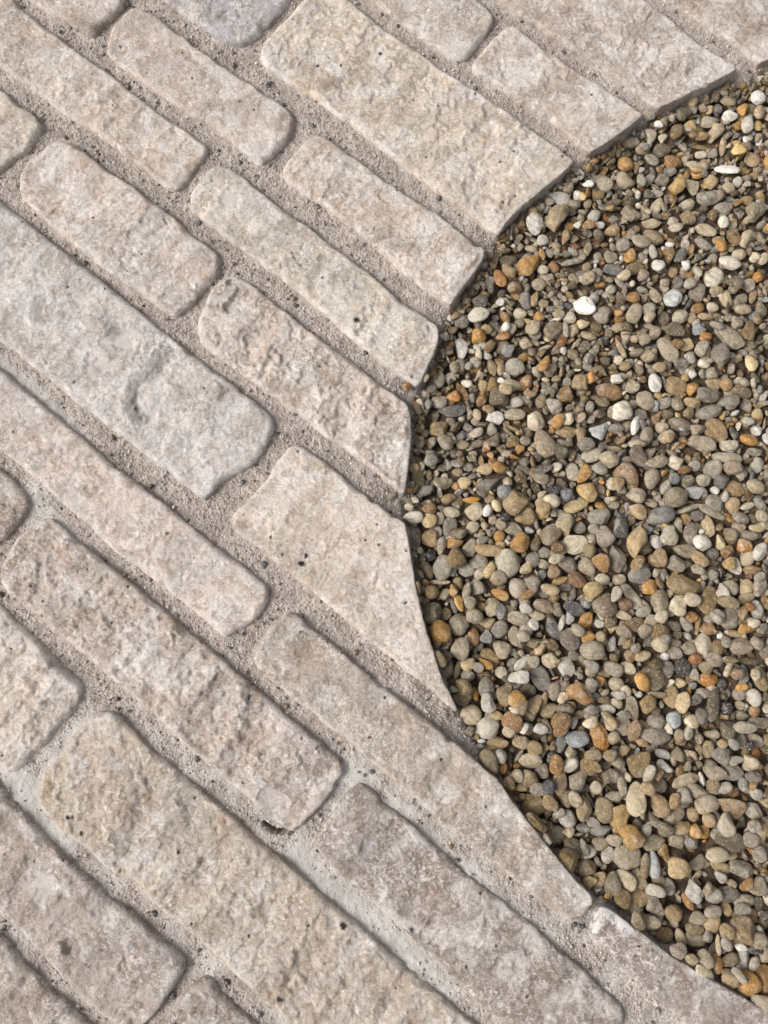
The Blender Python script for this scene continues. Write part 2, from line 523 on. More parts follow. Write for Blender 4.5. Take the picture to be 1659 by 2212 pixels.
stone(tp(8, (225, 520), (192, 440), (205, 378), (240, 295), (310, 220), (370, 140), (430, 50), (500, -14), (560, -31), (620, -14), (700, 60), (775, 150), (820, 192), (900, 250), (1000, 330), (1100, 420), (1250, 540), (1290, 590), (1420, 700), (1550, 800), (1659, 895), (1777, 1000), (2030, 1215), (2180, 1345), (2330, 1465), (2530, 1645), (2900, 1960), (2500, 2440), (1900, 1975), (1520, 1640), (1350, 1480), (1200, 1330), (1100, 1240), (900, 1080), (765, 960), (700, 890), (600, 850), (480, 722), (340, 640)), (199, 180, 156), (186, 168, 148), 1.2, 5, label='large sandy beige stone with a yellowish end',
      feats=[('ochre', 8, (330, 420), 200), ('ochre', 8, (760, 880), 120), ('dot', 8, (368, 545), 9), ('dot', 8, (391, 547), 8), ('dot', 8, (437, 631), 10), ('dot', 9, (525, 1128), 16), ('dot', 8, (1510, 1525), 14),
             ('ridge', 8, [(1010, 690), (880, 860), (800, 930)], 45, 1.3), ('ridge', 8, [(1340, 920), (1280, 1010)], 35, .9), ('ridge', 8, [(620, 260), (590, 480), (640, 700)], 60, 1.1)])
stone(tp(8, (-450, -40), (0, 390), (60, 460), (150, 560), (300, 720), (400, 830), (500, 902), (600, 1000), (750, 1102), (850, 1200), (960, 1290), (997, 1335), (987, 1382), (930, 1470), (860, 1570), (790, 1659), (735, 1730), (690, 1735), (600, 1659), (520, 1600), (400, 1480), (300, 1375), (150, 1210), (0, 1075), (-450, 640)), (196, 178, 168), (182, 164, 152), 1.0, 4.5,
      feats=[('pit', 8, (365, 1240), 34), ('paste', 8, (230, 930), 90, 80)])
stone(tp(8, (-500, 690), (0, 1195), (80, 1290), (180, 1400), (300, 1510), (400, 1600), (470, 1659), (900, 2060), (700, 2420), (-500, 2250)), (195, 176, 165), TAN, .9)
stone(tp(8, (760, 1760), (850, 1660), (950, 1560), (1045, 1452), (1100, 1416), (1135, 1430), (1170, 1480), (1250, 1560), (1380, 1665), (1800, 2060), (1500, 2420)), (184, 165, 152), TAN, 1.0)
stone(tp(9, (395, 745), (375, 690), (395, 625), (450, 540), (530, 440), (590, 377), (620, 360), (662, 380), (720, 440), (820, 520), (950, 630), (1050, 740), (1150, 810), (1240, 900), (1350, 970), (1450, 1060), (1561, 1140), (1661, 1240), (1781, 1340), (1861, 1410), (1961, 1500), (2031, 1560), (2058, 1602), (2045, 1660), (2000, 1730), (1920, 1830), (1870, 1850), (1700, 1790), (1350, 1640), (1200, 1490), (1100, 1390), (950, 1245), (780, 1095), (650, 975), (520, 870), (430, 780)), (188, 168, 158), (168, 150, 134), .95, 4.5,
      feats=[('dot', 9, (895, 1160), 11), ('ridge', 9, [(900, 800), (760, 930)], 40, .9)])
stone(tp(7, (55, 940), (45, 900), (60, 830), (120, 740), (180, 682), (240, 655), (285, 672), (330, 720), (440, 800), (520, 870), (600, 940), (750, 1060), (850, 1140), (960, 1220), (1050, 1300), (1150, 1380), (1250, 1462), (1361, 1556), (1421, 1646), (1501, 1756), (1601, 1876), (1661, 1956), (1761, 2076), (1841, 2156), (1876, 2202), (1866, 2240), (1850, 2270), (1810, 2308), (1761, 2328), (1720, 2308), (1661, 2266), (1561, 2196), (1461, 2106), (1361, 2016), (1261, 1936), (1161, 1866), (1000, 1726), (800, 1566), (600, 1395), (400, 1232), (250, 1112), (130, 1015)), (197, 179, 161), (182, 163, 142), .85, 4, label='long tapering stone running beside the gravel edge',
      feats=[('ridge', 7, [(1010, 1180), (1090, 1250), (1130, 1330)], 0.1, 0.0)])
stone(tp(5, (120, 1552), (98, 1500), (95, 1450), (120, 1402), (200, 1350), (270, 1262), (330, 1162), (390, 1092), (430, 1074), (480, 1085), (540, 1130), (650, 1212), (750, 1300), (850, 1372), (950, 1450), (1020, 1490), (1031, 1510), (1046, 1607), (1061, 1697), (1081, 1807), (1106, 1947), (1141, 2077), (1176, 2187), (1216, 2307), (1256, 2397), (1296, 2477), (1308, 2510), (1296, 2514), (1266, 2492), (1166, 2397), (1066, 2317), (916, 2197), (766, 2077), (616, 1937), (466, 1817), (316, 1697), (226, 1617)), (204, 190, 174), (190, 170, 142), .7, 4, label='broad wedge-shaped stone pointing down into the gravel',
      feats=[('dot', 7, (300, 390), 14), ('dot', 7, (325, 345), 10)])
stone(tp(5, (-60, 540), (-92, 500), (-100, 430), (-70, 330), (-30, 240), (30, 180), (80, 150), (130, 158), (180, 190), (260, 250), (350, 330), (500, 450), (600, 520), (700, 590), (850, 710), (950, 790), (1020, 837), (1048, 865), (1060, 950), (1057, 1050), (1050, 1150), (1037, 1250), (1025, 1325), (1015, 1338), (980, 1310), (850, 1200), (700, 1090), (560, 1000), (480, 932), (380, 860), (250, 760), (100, 660), (0, 582)), (199, 181, 167), (186, 167, 147), 1.5, 4, label='rough pinkish stone with a deeply flaked face',
      feats=[('gouge', 5, [(290, 300), (270, 380), (200, 430)], 26, 1.3), ('gouge', 5, [(300, 610), (240, 720)], 24, 1.1), ('ridge', 5, [(640, 560), (520, 640), (380, 740)], 40, 1.4)])
stone(tp(1, (1040, 1150), (1018, 1085), (1050, 1000), (1100, 932), (1160, 890), (1215, 895), (1285, 922), (1400, 1030), (1550, 1140), (1659, 1220), (1801, 1327), (1911, 1407), (2011, 1487), (2061, 1537), (2161, 1617), (2261, 1687), (2341, 1737), (2366, 1767), (2371, 1827), (2351, 1897), (2311, 1977), (2271, 2067), (2251, 2082), (2211, 2057), (2061, 1947), (1911, 1837), (1811, 1737), (1721, 1667), (1631, 1577), (1541, 1517), (1411, 1417), (1300, 1340), (1130, 1205)), (200, 190, 170), (178, 174, 160), .8, 4, lime=.6, label='pale cream stone with a faint greenish cast',
      feats=[('ridge', 5, [(930, 300), (880, 420), (830, 520)], 26, 1.3), ('paste', 1, (1230, 1060), 90, 70), ('ridge', 5, [(380, 190), (470, 240), (560, 330), (660, 415)], 22, .8), ('cracks', 5, [(415, 35), (440, 90), (468, 105)], 5), ('dot', 5, (765, 405), 14)])
stone(tp(2, (215, 975), (195, 920), (230, 860), (290, 790), (345, 732), (390, 718), (440, 740), (550, 820), (650, 890), (750, 960), (850, 1040), (1000, 1130), (1100, 1200), (1200, 1280), (1285, 1342), (1292, 1368), (1270, 1420), (1210, 1500), (1150, 1580), (1115, 1640), (1095, 1642), (1040, 1605), (950, 1540), (850, 1460), (700, 1330), (600, 1240), (450, 1130), (300, 1030)), (199, 181, 164), TAN, .85, 4, lime=.5)
stone(tp(2, (95, 345), (72, 280), (110, 210), (170, 140), (240, 70), (320, -10), (400, -75), (470, -75), (560, -5), (620, 50), (700, 120), (800, 190), (900, 250), (1000, 330), (1150, 430), (1300, 520), (1450, 620), (1600, 730), (1690, 795), (1772, 862), (1765, 885), (1681, 960), (1581, 1040), (1501, 1110), (1421, 1180), (1375, 1250), (1358, 1266), (1290, 1210), (1150, 1110), (1000, 1000), (850, 880), (700, 770), (600, 690), (480, 600), (350, 510), (200, 415)), (205, 188, 160), (192, 172, 140), 1.0, 4, lime=.8, label='large sandy yellow stone with a square cut end',
      feats=[('dot', 2, (728, 287), 9), ('dot', 2, (390, 357), 8)])
stone(tp(1, (500, -280), (700, -140), (900, 0), (1000, 72), (1150, 172), (1220, 220), (1280, 233), (1350, 215), (1420, 160), (1500, 80), (1555, 15), (1575, -30), (1540, -80), (1250, -290), (900, -560)), COOL, (172, 160, 150), .8, 5.5, label='bluish grey stone at the top edge')
stone(tp(2, (300, -270), (680, 0), (760, 60), (900, 162), (1000, 232), (1100, 302), (1160, 319), (1210, 292), (1280, 200), (1330, 122), (1337, 80), (1310, 40), (1260, -10), (1000, -190), (600, -470)), (196, 184, 171), PK2, .7, 5)
stone(tp(3, (75, 375), (58, 342), (100, 290), (180, 200), (240, 142), (275, 130), (330, 170), (450, 260), (600, 360), (750, 450), (850, 520), (982, 606), (976, 630), (900, 690), (800, 760), (720, 812), (690, 820), (640, 780), (540, 690), (450, 620), (330, 540), (200, 450), (110, 400)), (197, 179, 160), PK2, .75, 3.5, lime=.7)
stone(tp(3, (-300, -345), (200, 0), (300, 60), (430, 150), (560, 230), (650, 290), (780, 370), (900, 450), (1000, 530), (1062, 582), (1090, 572), (1200, 520), (1300, 470), (1400, 420), (1480, 382), (1497, 364), (1440, 320), (1300, 240), (1200, 160), (1100, 70), (1000, 0), (700, -220), (300, -500)), (196, 174, 158), (186, 166, 146), .9, 3.5, lime=.6, label='pinkish brown stone ending at the top of the gravel',
      feats=[('ridge', 3, [(1290, 260), (1230, 330), (1200, 400)], 30, 1.0), ('ridge', 3, [(920, 240), (880, 330)], 30, .9)])
stone(tp(3, (650, -310), (1130, 0), (1250, 80), (1380, 160), (1500, 240), (1580, 300), (1612, 335), (1665, 318), (1860, 205), (2000, 110), (1700, -110), (1300, -400)), PK2, TAN, .8, 4, lime=.5)
stone(tp(10, (705, 1160), (715, 1110), (740, 1060), (768, 1030), (800, 1042), (850, 1072), (900, 1112), (980, 1172), (1060, 1232), (1130, 1290), (1220, 1345), (1300, 1392), (1400, 1452), (1480, 1495), (1560, 1540), (1659, 1602), (2100, 1890), (1850, 2250), (1500, 1950), (1190, 1659), (1100, 1580), (1020, 1500), (950, 1430), (850, 1340), (750, 1230)), (192, 170, 162), (182, 162, 148), .9, 4.5, label='pinkish stone with a white lime smear on its end',
      feats=[('lime', 10, [(770, 1035), (745, 1090), (700, 1150)], 30), ('lime', 10, [(800, 1075), (850, 1110), (905, 1155)], 26)])
# stones that go on outside the picture
stone(tp(3, (1420, -440), (1750, -190), (2080, 45), (2330, -160), (2000, -410), (1680, -640)), PK2, TAN)
stone(tp(3, (700, -930), (1000, -720), (1340, -490), (1600, -700), (1280, -930), (950, -1150)), PK2, TAN)
stone(tp(3, (-900, -790), (-620, -590), (-370, -410), (220, -560), (0, -740), (-300, -960)), PK2, TAN)

# gravel edge: the line where paving ends, in frame pixels
EDGE = [(1960, -110), (1860, 20), (1745, 90), (1659, 137), (1634, 148), (1594, 150), (1545, 176), (1475, 208), (1428, 232), (1387, 252), (1315, 304), (1275, 328), (1240, 350), (1163, 416), (1096, 475), (1075, 505),
        (1048, 548), (1014, 600), (977, 654), (955, 705), (948, 735), (928, 790), (908, 828), (890, 872), (888, 950), (880, 1030), (873, 1065), (877, 1125), (883, 1170), (897, 1250), (921, 1362), (951, 1454), (986, 1536),
        (1010, 1580), (1075, 1684), (1131, 1764), (1195, 1845), (1267, 1924), (1300, 1955), (1335, 1975), (1419, 2040), (1515, 2105), (1587, 2146), (1659, 2190), (1800, 2280), (1980, 2400)]
EDGE_G = ground([p[0] for p in EDGE], [p[1] for p in EDGE])
EDGE_G = resample(chaikin(EDGE_G, 0), 0.003, closed=False)

pavement = link('pavement', None, kind='structure', label='pale limestone paving with wide sandy mortar joints', cat='pavement')

SMM = 0.0011
OUT = []


def build_stone(i, s):
    g = ground([p[0] for p in s['pts']], [p[1] for p in s['pts']])
    area = 0.5 * np.sum(g[:, 0] * np.roll(g[:, 1], -1) - np.roll(g[:, 0], -1) * g[:, 1])
    if area < 0:
        g = g[::-1]
    o = resample(chaikin(g, 2), 0.0013)
    t = np.roll(o, -1, 0) - np.roll(o, 1, 0)
    nrm = np.stack([t[:, 1], -t[:, 0]], -1)
    nrm /= np.linalg.norm(nrm, axis=1)[:, None]
    de, _ = seg_sdf(o, EDGE_G, closed=False)
    cut = sstep(0.009, 0.004, de)
    wob = fbm(o[:, 0], o[:, 1], 0.022, 4, .55, i) * 0.0007 + fbm(o[:, 0], o[:, 1], 0.0047, 3, .6, i + 50) * 0.00028
    wob -= 0.0014 * sstep(.42, .8, fbm(o[:, 0], o[:, 1], 0.017, 2, .5, i + 55))
    o = o + nrm * (wob * (1 - .5 * cut))[:, None]
    Rv = (s['edge'] * .82 * (1 + .7 * fbm(o[:, 0], o[:, 1], 0.02, 2, .5, i + 90)) * (1 - cut) + 1.3 * cut) * 1e-3
    Rv = np.maximum(Rv, .0011)
    Dv = (Rv * 0.66) * (1 - cut) + 0.0007 * cut
    # candidate interior points
    rings = []
    for d in (0.0006, 0.0013, 0.0022, 0.0033):
        q = o - nrm * d
        rings.append(q[::2] if d > .001 else q)
    lo, hi = o.min(0), o.max(0)
    xs = np.arange(lo[0], hi[0], SMM)
    ys = np.arange(lo[1], hi[1], SMM)
    G = np.stack(np.meshgrid(xs, ys), -1).reshape(-1, 2)
    G = G + (rng.random(G.shape) - .5) * SMM * .55
    sg, _ = dense_sdf(G, o)
    G = G[sg < -0.0042]
    ring_pts = []
    for d, q in zip((0.0006, 0.0013, 0.0022, 0.0033), rings):
        sq, _ = dense_sdf(q, o)
        ring_pts.append(q[sq < -0.8 * d])
    pts = np.vstack([o] + ring_pts + [G])
    n = len(o)
    res = delaunay_2d_cdt([Vector(p) for p in pts], [], [list(range(n))], 1, 1e-7)
    P = np.array([tuple(v) for v in res[0]])
    F = np.array([tuple(f) for f in res[2] if len(f) == 3])
    sd, near = dense_sdf(P, o)
    near = np.minimum((near * (n / max(1, round(np.linalg.norm(np.roll(o, -1, 0) - o, axis=1).sum() / 0.00035)))).astype(int), n - 1)
    d = np.maximum(-sd, 0)
    Rn, Dn = Rv[near], Dv[near]
    z = -Dn * np.clip(1 - d / Rn, 0, 1) ** 2.3
    x, y = P[:, 0], P[:, 1]
    rg = s['rough']
    inner = sstep(0.0, 0.006, d)
    n1 = fbm(x, y, 0.030, 3, .5, i + 7)
    warp = fbm(x, y, 0.010, 2, .5, i + 23) * 0.006
    # cleft face: flakes with small steps, then grain
    fu, fv = x * .5 + y * .87, x * .87 - y * .5
    n2 = fbm(fu * .42 + warp, fv * 1.15 + warp, 0.021, 4, .52, i + 11)
    stair = n2 * 3.0
    fl = np.floor(stair)
    stair = fl + sstep(.42, .58, stair - fl)
    n3 = fbm(x, y, 0.0055, 3, .6, i + 31)
    rid = 1 - np.abs(fbm(x + warp, y - warp, 0.011, 3, .5, i + 41)) * 2
    z += inner * rg * (0.00095 * n1 + 0.00045 * n2 + 0.00052 * stair + 0.00014 * n3 + 0.00022 * rid)
    z += 0.00016 * fbm(x, y, 0.0032, 2, .7, i + 61)
    z += rng.normal(0, .0004)
    # plain facts of each stone: lime haze near some edges, marks, ridges
    lime = s['lime'] * sstep(0.0065, 0.001, d) * sstep(-.25, .35, fbm(x, y, 0.02, 3, .5, i + 71))
    paste = np.zeros(len(P))
    mark = np.zeros(len(P))
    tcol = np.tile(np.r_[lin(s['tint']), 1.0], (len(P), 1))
    for f in s['feats']:
        k = f[0]
        ox, oy = TL[f[1]]
        if k in ('ridge', 'gouge', 'lime', 'cracks', 'stain'):
            q = ground([ox + .4 * p[0] for p in f[2]], [oy + .4 * p[1] for p in f[2]])
            dl, _ = seg_sdf(P, q, closed=False)
            wd = f[3] * 0.4 * 0.000362
            dl = dl + fbm(x, y, .006, 3, .5, i) * wd * .45
            if k == 'ridge' and f[4] > 0:
                z += inner * f[4] * 1e-3 * sstep(wd * 1.5, 0, dl)
            elif k == 'gouge':
                z -= inner * f[4] * 1e-3 * sstep(wd * 1.3, wd * .2, dl)
            elif k == 'stain':
                mark = np.maximum(mark, f[4] * sstep(wd * 1.3, wd * .5, dl))
            elif k == 'lime':
                lime = np.maximum(lime, 4.0 * sstep(wd * 1.2, wd * .6, dl))
            elif k == 'cracks':
                mark = np.maximum(mark, .75 * sstep(.0009, .0004, dl))
                z -= .0005 * sstep(.0011, .0003, dl)
        elif k == 'crack':
            q = ground([ox + .4 * f[2][0], ox + .4 * f[3][0]], [oy + .4 * f[2][1], oy + .4 * f[3][1]])
            t_ = (q[1] - q[0]) / np.linalg.norm(q[1] - q[0])
            side = (x - q[0][0]) * t_[1] - (y - q[0][1]) * t_[0] + fbm(x, y, .01, 3, .5, 5) * .0015
            z -= .0009 * sstep(-.001, .001, -side) * inner
        else:
            c = ground([ox + .4 * f[2][0]], [oy + .4 * f[2][1]])[0]
            r = np.hypot(x - c[0], y - c[1])
            rr = f[3] * .4 * .000362
            if k == 'dot':
                mark = np.maximum(mark, sstep(rr * 1.5, rr * .9, r + fbm(x, y, .003, 2) * rr * .4))
            elif k == 'pit':
                w = sstep(rr * 1.15, rr * .5, r + fbm(x, y, .006, 3) * rr * .35)
                z -= .004 * w
            elif k == 'paste':
                r2 = np.hypot((x - c[0]), (y - c[1]) * f[3] / f[4]) + fbm(x, y, .012, 3, .5, 3) * rr * .6
                w = sstep(rr * 1.1, rr * .35, r2)
                paste = np.maximum(paste, w * .95)
                z -= inner * w * .0006
                z = z * (1 - .5 * w)
            elif k == 'ochre':
                w = sstep(rr * 1.2, rr * .3, r + fbm(x, y, .012, 3, .5, 9) * rr * .5)
                tcol[:, :3] = tcol[:, :3] * (1 - w[:, None]) + w[:, None] * lin((208, 184, 146))
            elif k == 'chip':
                ax = (x - c[0]) * .78 - (y - c[1]) * .62
                ay = (x - c[0]) * .62 + (y - c[1]) * .78
                e = np.hypot(ax / rr, ay / (rr * f[4] / f[3]))
                w = sstep(1.05, .92, e)
                bowl = -.0016 + .0012 * e * e
                z = z * (1 - w) + bowl * w
                paste = np.maximum(paste, w * .25)
    V = np.c_[P, z]
    # side walls: follow the boundary of the face down into the bed
    orig = res[3]
    idx = {}
    for k, lst in enumerate(orig):
        for q in lst:
            idx[q] = k
    ring = np.array([idx[k] for k in range(n)])
    base = V[ring]
    lv = []
    for dz, outw in ((0.0018, .0005), (0.0045, .0007), (0.010, .0004), (0.033, .0)):
        w = base.copy()
        jit = fbm(w[:, 0] + dz * 40, w[:, 1] - dz * 31, .005, 3, .6, i + 3) * .0006 * (0.4 + cut)
        w[:, :2] += nrm * (outw * (1 - cut) + jit)[:, None]
        w[:, 2] = (w[:, 2] - dz) if dz < .03 else -dz
        lv.append(w)
    nV = len(V)
    allV = np.vstack([V] + lv)
    Fs = [F]
    prev = ring
    for k in range(len(lv)):
        cur = nV + k * n + np.arange(n)
        a, b_ = prev, np.roll(prev, -1)
        c_, d_ = cur, np.roll(cur, -1)
        Fs += [np.stack([a, c_, d_], -1), np.stack([a, d_, b_], -1)]
        prev = cur

    def pad(v):
        return np.r_[v, np.tile(v[ring] * .3, len(lv))]
    tc = np.vstack([tcol] + [tcol[ring]] * len(lv))
    me = mesh_np('paving_stone', allV, np.vstack(Fs), M_STONE, True, {'tint': tc},
                 {'lime': pad(lime), 'paste': pad(paste), 'mark': pad(mark)})
    ob = link('paving_stone', me, pavement, label=s['label'])
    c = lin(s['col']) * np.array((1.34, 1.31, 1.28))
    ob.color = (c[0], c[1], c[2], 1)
    OUT.append(o)


for i, s in enumerate(STONES):
    build_stone(i, s)

# ------------------------------------------------------------------ mortar joints
GX0, GX1, GY0, GY1 = -0.44, 0.40, -0.52, 0.62
MS = 0.0013
gx = np.arange(GX0, GX1, MS)
gy = np.arange(GY0, GY1, MS)
nx, ny = len(gx), len(gy)
XX, YY = np.meshgrid(gx, gy)
PG = np.stack([XX.ravel(), YY.ravel()], -1)
qs, ns = [], []
for o in OUT:
    q = resample(o, .0005)
    t = np.roll(q, -1, 0) - np.roll(q, 1, 0)
    nr = np.stack([t[:, 1], -t[:, 0]], -1)
    qs.append(q)
    ns.append(nr / np.linalg.norm(nr, axis=1)[:, None])
SD = kd_sdf(PG, np.vstack(qs), np.vstack(ns))[0].reshape(XX.shape)
GE = dense_sdf(PG, EDGE_G, False, .0007)[0].reshape(XX.shape)      # negative inside the gravel
# smooth cement paste along some of the joints
PASTE = [([(0, 800), (150, 945)], 34), ([(55, 1075), (130, 1165), (250, 1290)], 30), ([(25, 1665), (60, 1735), (110, 1690), (175, 1590)], 38), ([(840, 1760), (960, 1870), (1090, 1985), (1170, 2050)], 40),
         ([(640, 1860), (760, 1970), (880, 2080), (960, 2160)], 36), ([(60, 1760), (140, 1830)], 22), ([(700, 1700), (760, 1670), (790, 1690)], 24)]
PF = np.zeros(XX.shape)
for pl, wd in PASTE:
    q = ground([p[0] for p in pl], [p[1] for p in pl])
    d, _ = seg_sdf(PG, q, closed=False)
    d = d.reshape(XX.shape) + fbm(XX, YY, .012, 3, .5, 77) * .004
    PF = np.maximum(PF, sstep(wd * .000362 * 1.5, wd * .000362 * .4, d + fbm(XX, YY, .005, 2, .6, 78) * .0025))
low = sstep(-.12, -.24, YY + .25 * XX)
PF = np.maximum(PF, low * .55 * sstep(-.35, .45, fbm(XX, YY, .025, 3, .6, 79)))
lumps = fbm(XX, YY, .0045, 3, .6, 5)
ZZ = (-0.0058 + 0.0011 * fbm(XX, YY, .045, 2, .5, 2) + (1 - .75 * PF) * (0.00075 * lumps + 0.00045 * fbm(XX, YY, .0022, 2, .6, 8)) + .0011 * PF * np.maximum(0, fbm(XX, YY, .0042, 2, .5, 12) - .12))
ZZ += 0.0010 * np.exp(-np.maximum(SD, 0) / .0018)
GN = GE + .003 * fbm(XX, YY, .012, 3, .5, 55)
ZZ -= 0.013 * sstep(.004, -.010, GN) + .005 * sstep(.026, .002, GN)
# the open gap under the broken stone tip
gap = ground([530.9 + .4 * x for x in (95, 130, 160, 205, 245)], [1548.1 + .4 * y for y in (590, 615, 632, 622, 634)])
dg, _ = seg_sdf(PG, gap, closed=False)
ZZ -= 0.012 * sstep(.0022, .0007, dg.reshape(XX.shape) + fbm(XX, YY, .003, 2) * .0008)
keep = (SD > -.0035) & (GE > -.012)
kc = keep[:-1, :-1] | keep[1:, :-1] | keep[:-1, 1:] | keep[1:, 1:]
jj, ii = np.nonzero(kc)
a = jj * nx + ii
Fm = np.stack([a, a + 1, a + nx + 1, a + nx], -1)
used, inv = np.unique(Fm, return_inverse=True)
Vm = np.stack([XX.ravel(), YY.ravel(), ZZ.ravel()], -1)[used]
link('mortar_joint', mesh_np('mortar_joint', Vm, inv.reshape(-1, 4), M_MORTAR, True, None, {'paste': PF.ravel()[used]}), pavement,
     label='rough sandy grey mortar between the stones')

# ------------------------------------------------------------------ templates
def ico(sub):
    import bmesh
    bm = bmesh.new()
    bmesh.ops.create_icosphere(bm, subdivisions=sub, radius=1.0)
    V = np.array([v.co[:] for v in bm.verts])
    F = np.array([[v.index for v in f.verts] for f in bm.faces])
    bm.free()
    return V, F


def rand_rot(n):
    q = rng.normal(size=(n, 4))
    q /= np.linalg.norm(q, axis=1)[:, None]
    w, x, y, z = q.T
    return np.stack([np.stack([1 - 2 * (y * y + z * z), 2 * (x * y - z * w), 2 * (x * z + y * w)], -1),
                     np.stack([2 * (x * y + z * w), 1 - 2 * (x * x + z * z), 2 * (y * z - x * w)], -1),
                     np.stack([2 * (x * z - y * w), 2 * (y * z + x * w), 1 - 2 * (x * x + y * y)], -1)], 1)


def scatter_mesh(name, pos, rad, cols, tmplV, tmplF, aniso=.35):
    n, m = len(pos), len(tmplV)
    Rm = rand_rot(n)
    T = tmplV[None] * (1 + aniso * (rng.random((n, m, 1)) - .5)) * (rad[:, None, None] * (1 + .6 * (rng.random((n, 1, 3)) - .5)))
    V = np.einsum('nij,nmj->nmi', Rm, T) + pos[:, None, :]
    F = tmplF[None] + (np.arange(n) * m)[:, None, None]
    col = np.repeat(np.c_[cols, np.ones(n)], m, 0)
    return mesh_np(name, V.reshape(-1, 3), F.reshape(-1, 3), M_GRAIN, False, {'tone': col})


OCT = np.array([(1, 0, 0), (-1, 0, 0), (0, 1, 0), (0, -1, 0), (0, 0, 1), (0, 0, -1)], float)
OCTF = np.array([(0, 2, 4), (2, 1, 4), (1, 3, 4), (3, 0, 4), (2, 0, 5), (1, 2, 5), (3, 1, 5), (0, 3, 5)])
I1V, I1F = ico(1)

# loose sand on the joints, thinner where the paste is smooth
fx0, fx1, fy0, fy1 = -.36, .34, -.48, .52
N = 190000
p = np.stack([rng.uniform(fx0, fx1, N), rng.uniform(fy0, fy1, N)], -1)
ix = np.clip(((p[:, 0] - GX0) / MS).astype(int), 0, nx - 1)
iy = np.clip(((p[:, 1] - GY0) / MS).astype(int), 0, ny - 1)
ok = (SD[iy, ix] > .0002) & (GE[iy, ix] > -.001) & (rng.random(N) < (1 - .86 * PF[iy, ix]) * (.55 + .9 * sstep(-.5, .5, fbm(p[:, 0], p[:, 1], .03, 2, .5, 91))))
p, ix, iy = p[ok], ix[ok], iy[ok]
n = min(len(p), 46000)
p, ix, iy = p[:n], ix[:n], iy[:n]
rad = np.clip(rng.lognormal(math.log(.00052), .42, n), .0003, .0016)
pal = np.array([lin(c) for c in ((204, 193, 181), (190, 179, 168), (217, 207, 196), (168, 157, 147), (208, 196, 186), (230, 223, 215), (142, 134, 127), (184, 165, 146))])
cc = pal[rng.choice(len(pal), n, p=[.20, .24, .12, .18, .12, .04, .06, .04])] * rng.uniform(.62, .98, (n, 1))
ps = np.c_[p, ZZ[iy, ix] + rad * .25]
link('sand_grains', scatter_mesh('sand_grains', ps, rad, cc, OCT, OCTF), pavement, kind='stuff', label='loose coarse sand grains bedded in the mortar')
# darker grit chips
sel = rng.choice(n, 760, replace=False)
rad = np.clip(rng.lognormal(math.log(.0012), .40, len(sel)), .0006, .0026)
pal = np.array([lin(c) for c in ((62, 64, 66), (84, 86, 88), (48, 48, 50), (106, 106, 104), (120, 100, 84))])
cc = pal[rng.choice(5, len(sel), p=[.3, .25, .2, .15, .1])]
ps = np.c_[p[sel] + rng.normal(0, .0006, (len(sel), 2)), ZZ[iy[sel], ix[sel]] + rad * .2]
link('grit_chips', scatter_mesh('grit_chips', ps, rad, cc, I1V, I1F, .5), pavement, kind='stuff', label='small dark grey grit chips in the mortar')

# ------------------------------------------------------------------ pebbles
PAL = dict(w=(240, 235, 227), c=(222, 209, 182), b=(182, 163, 132), g=(168, 159, 144), d=(118, 110, 100), t=(170, 139, 92), o=(192, 136, 52), r=(134, 90, 46),
           k=(46, 38, 38), s=(124, 126, 126), l=(122, 105, 72), p=(154, 137, 120), u=(176, 184, 188), y=(206, 177, 116))
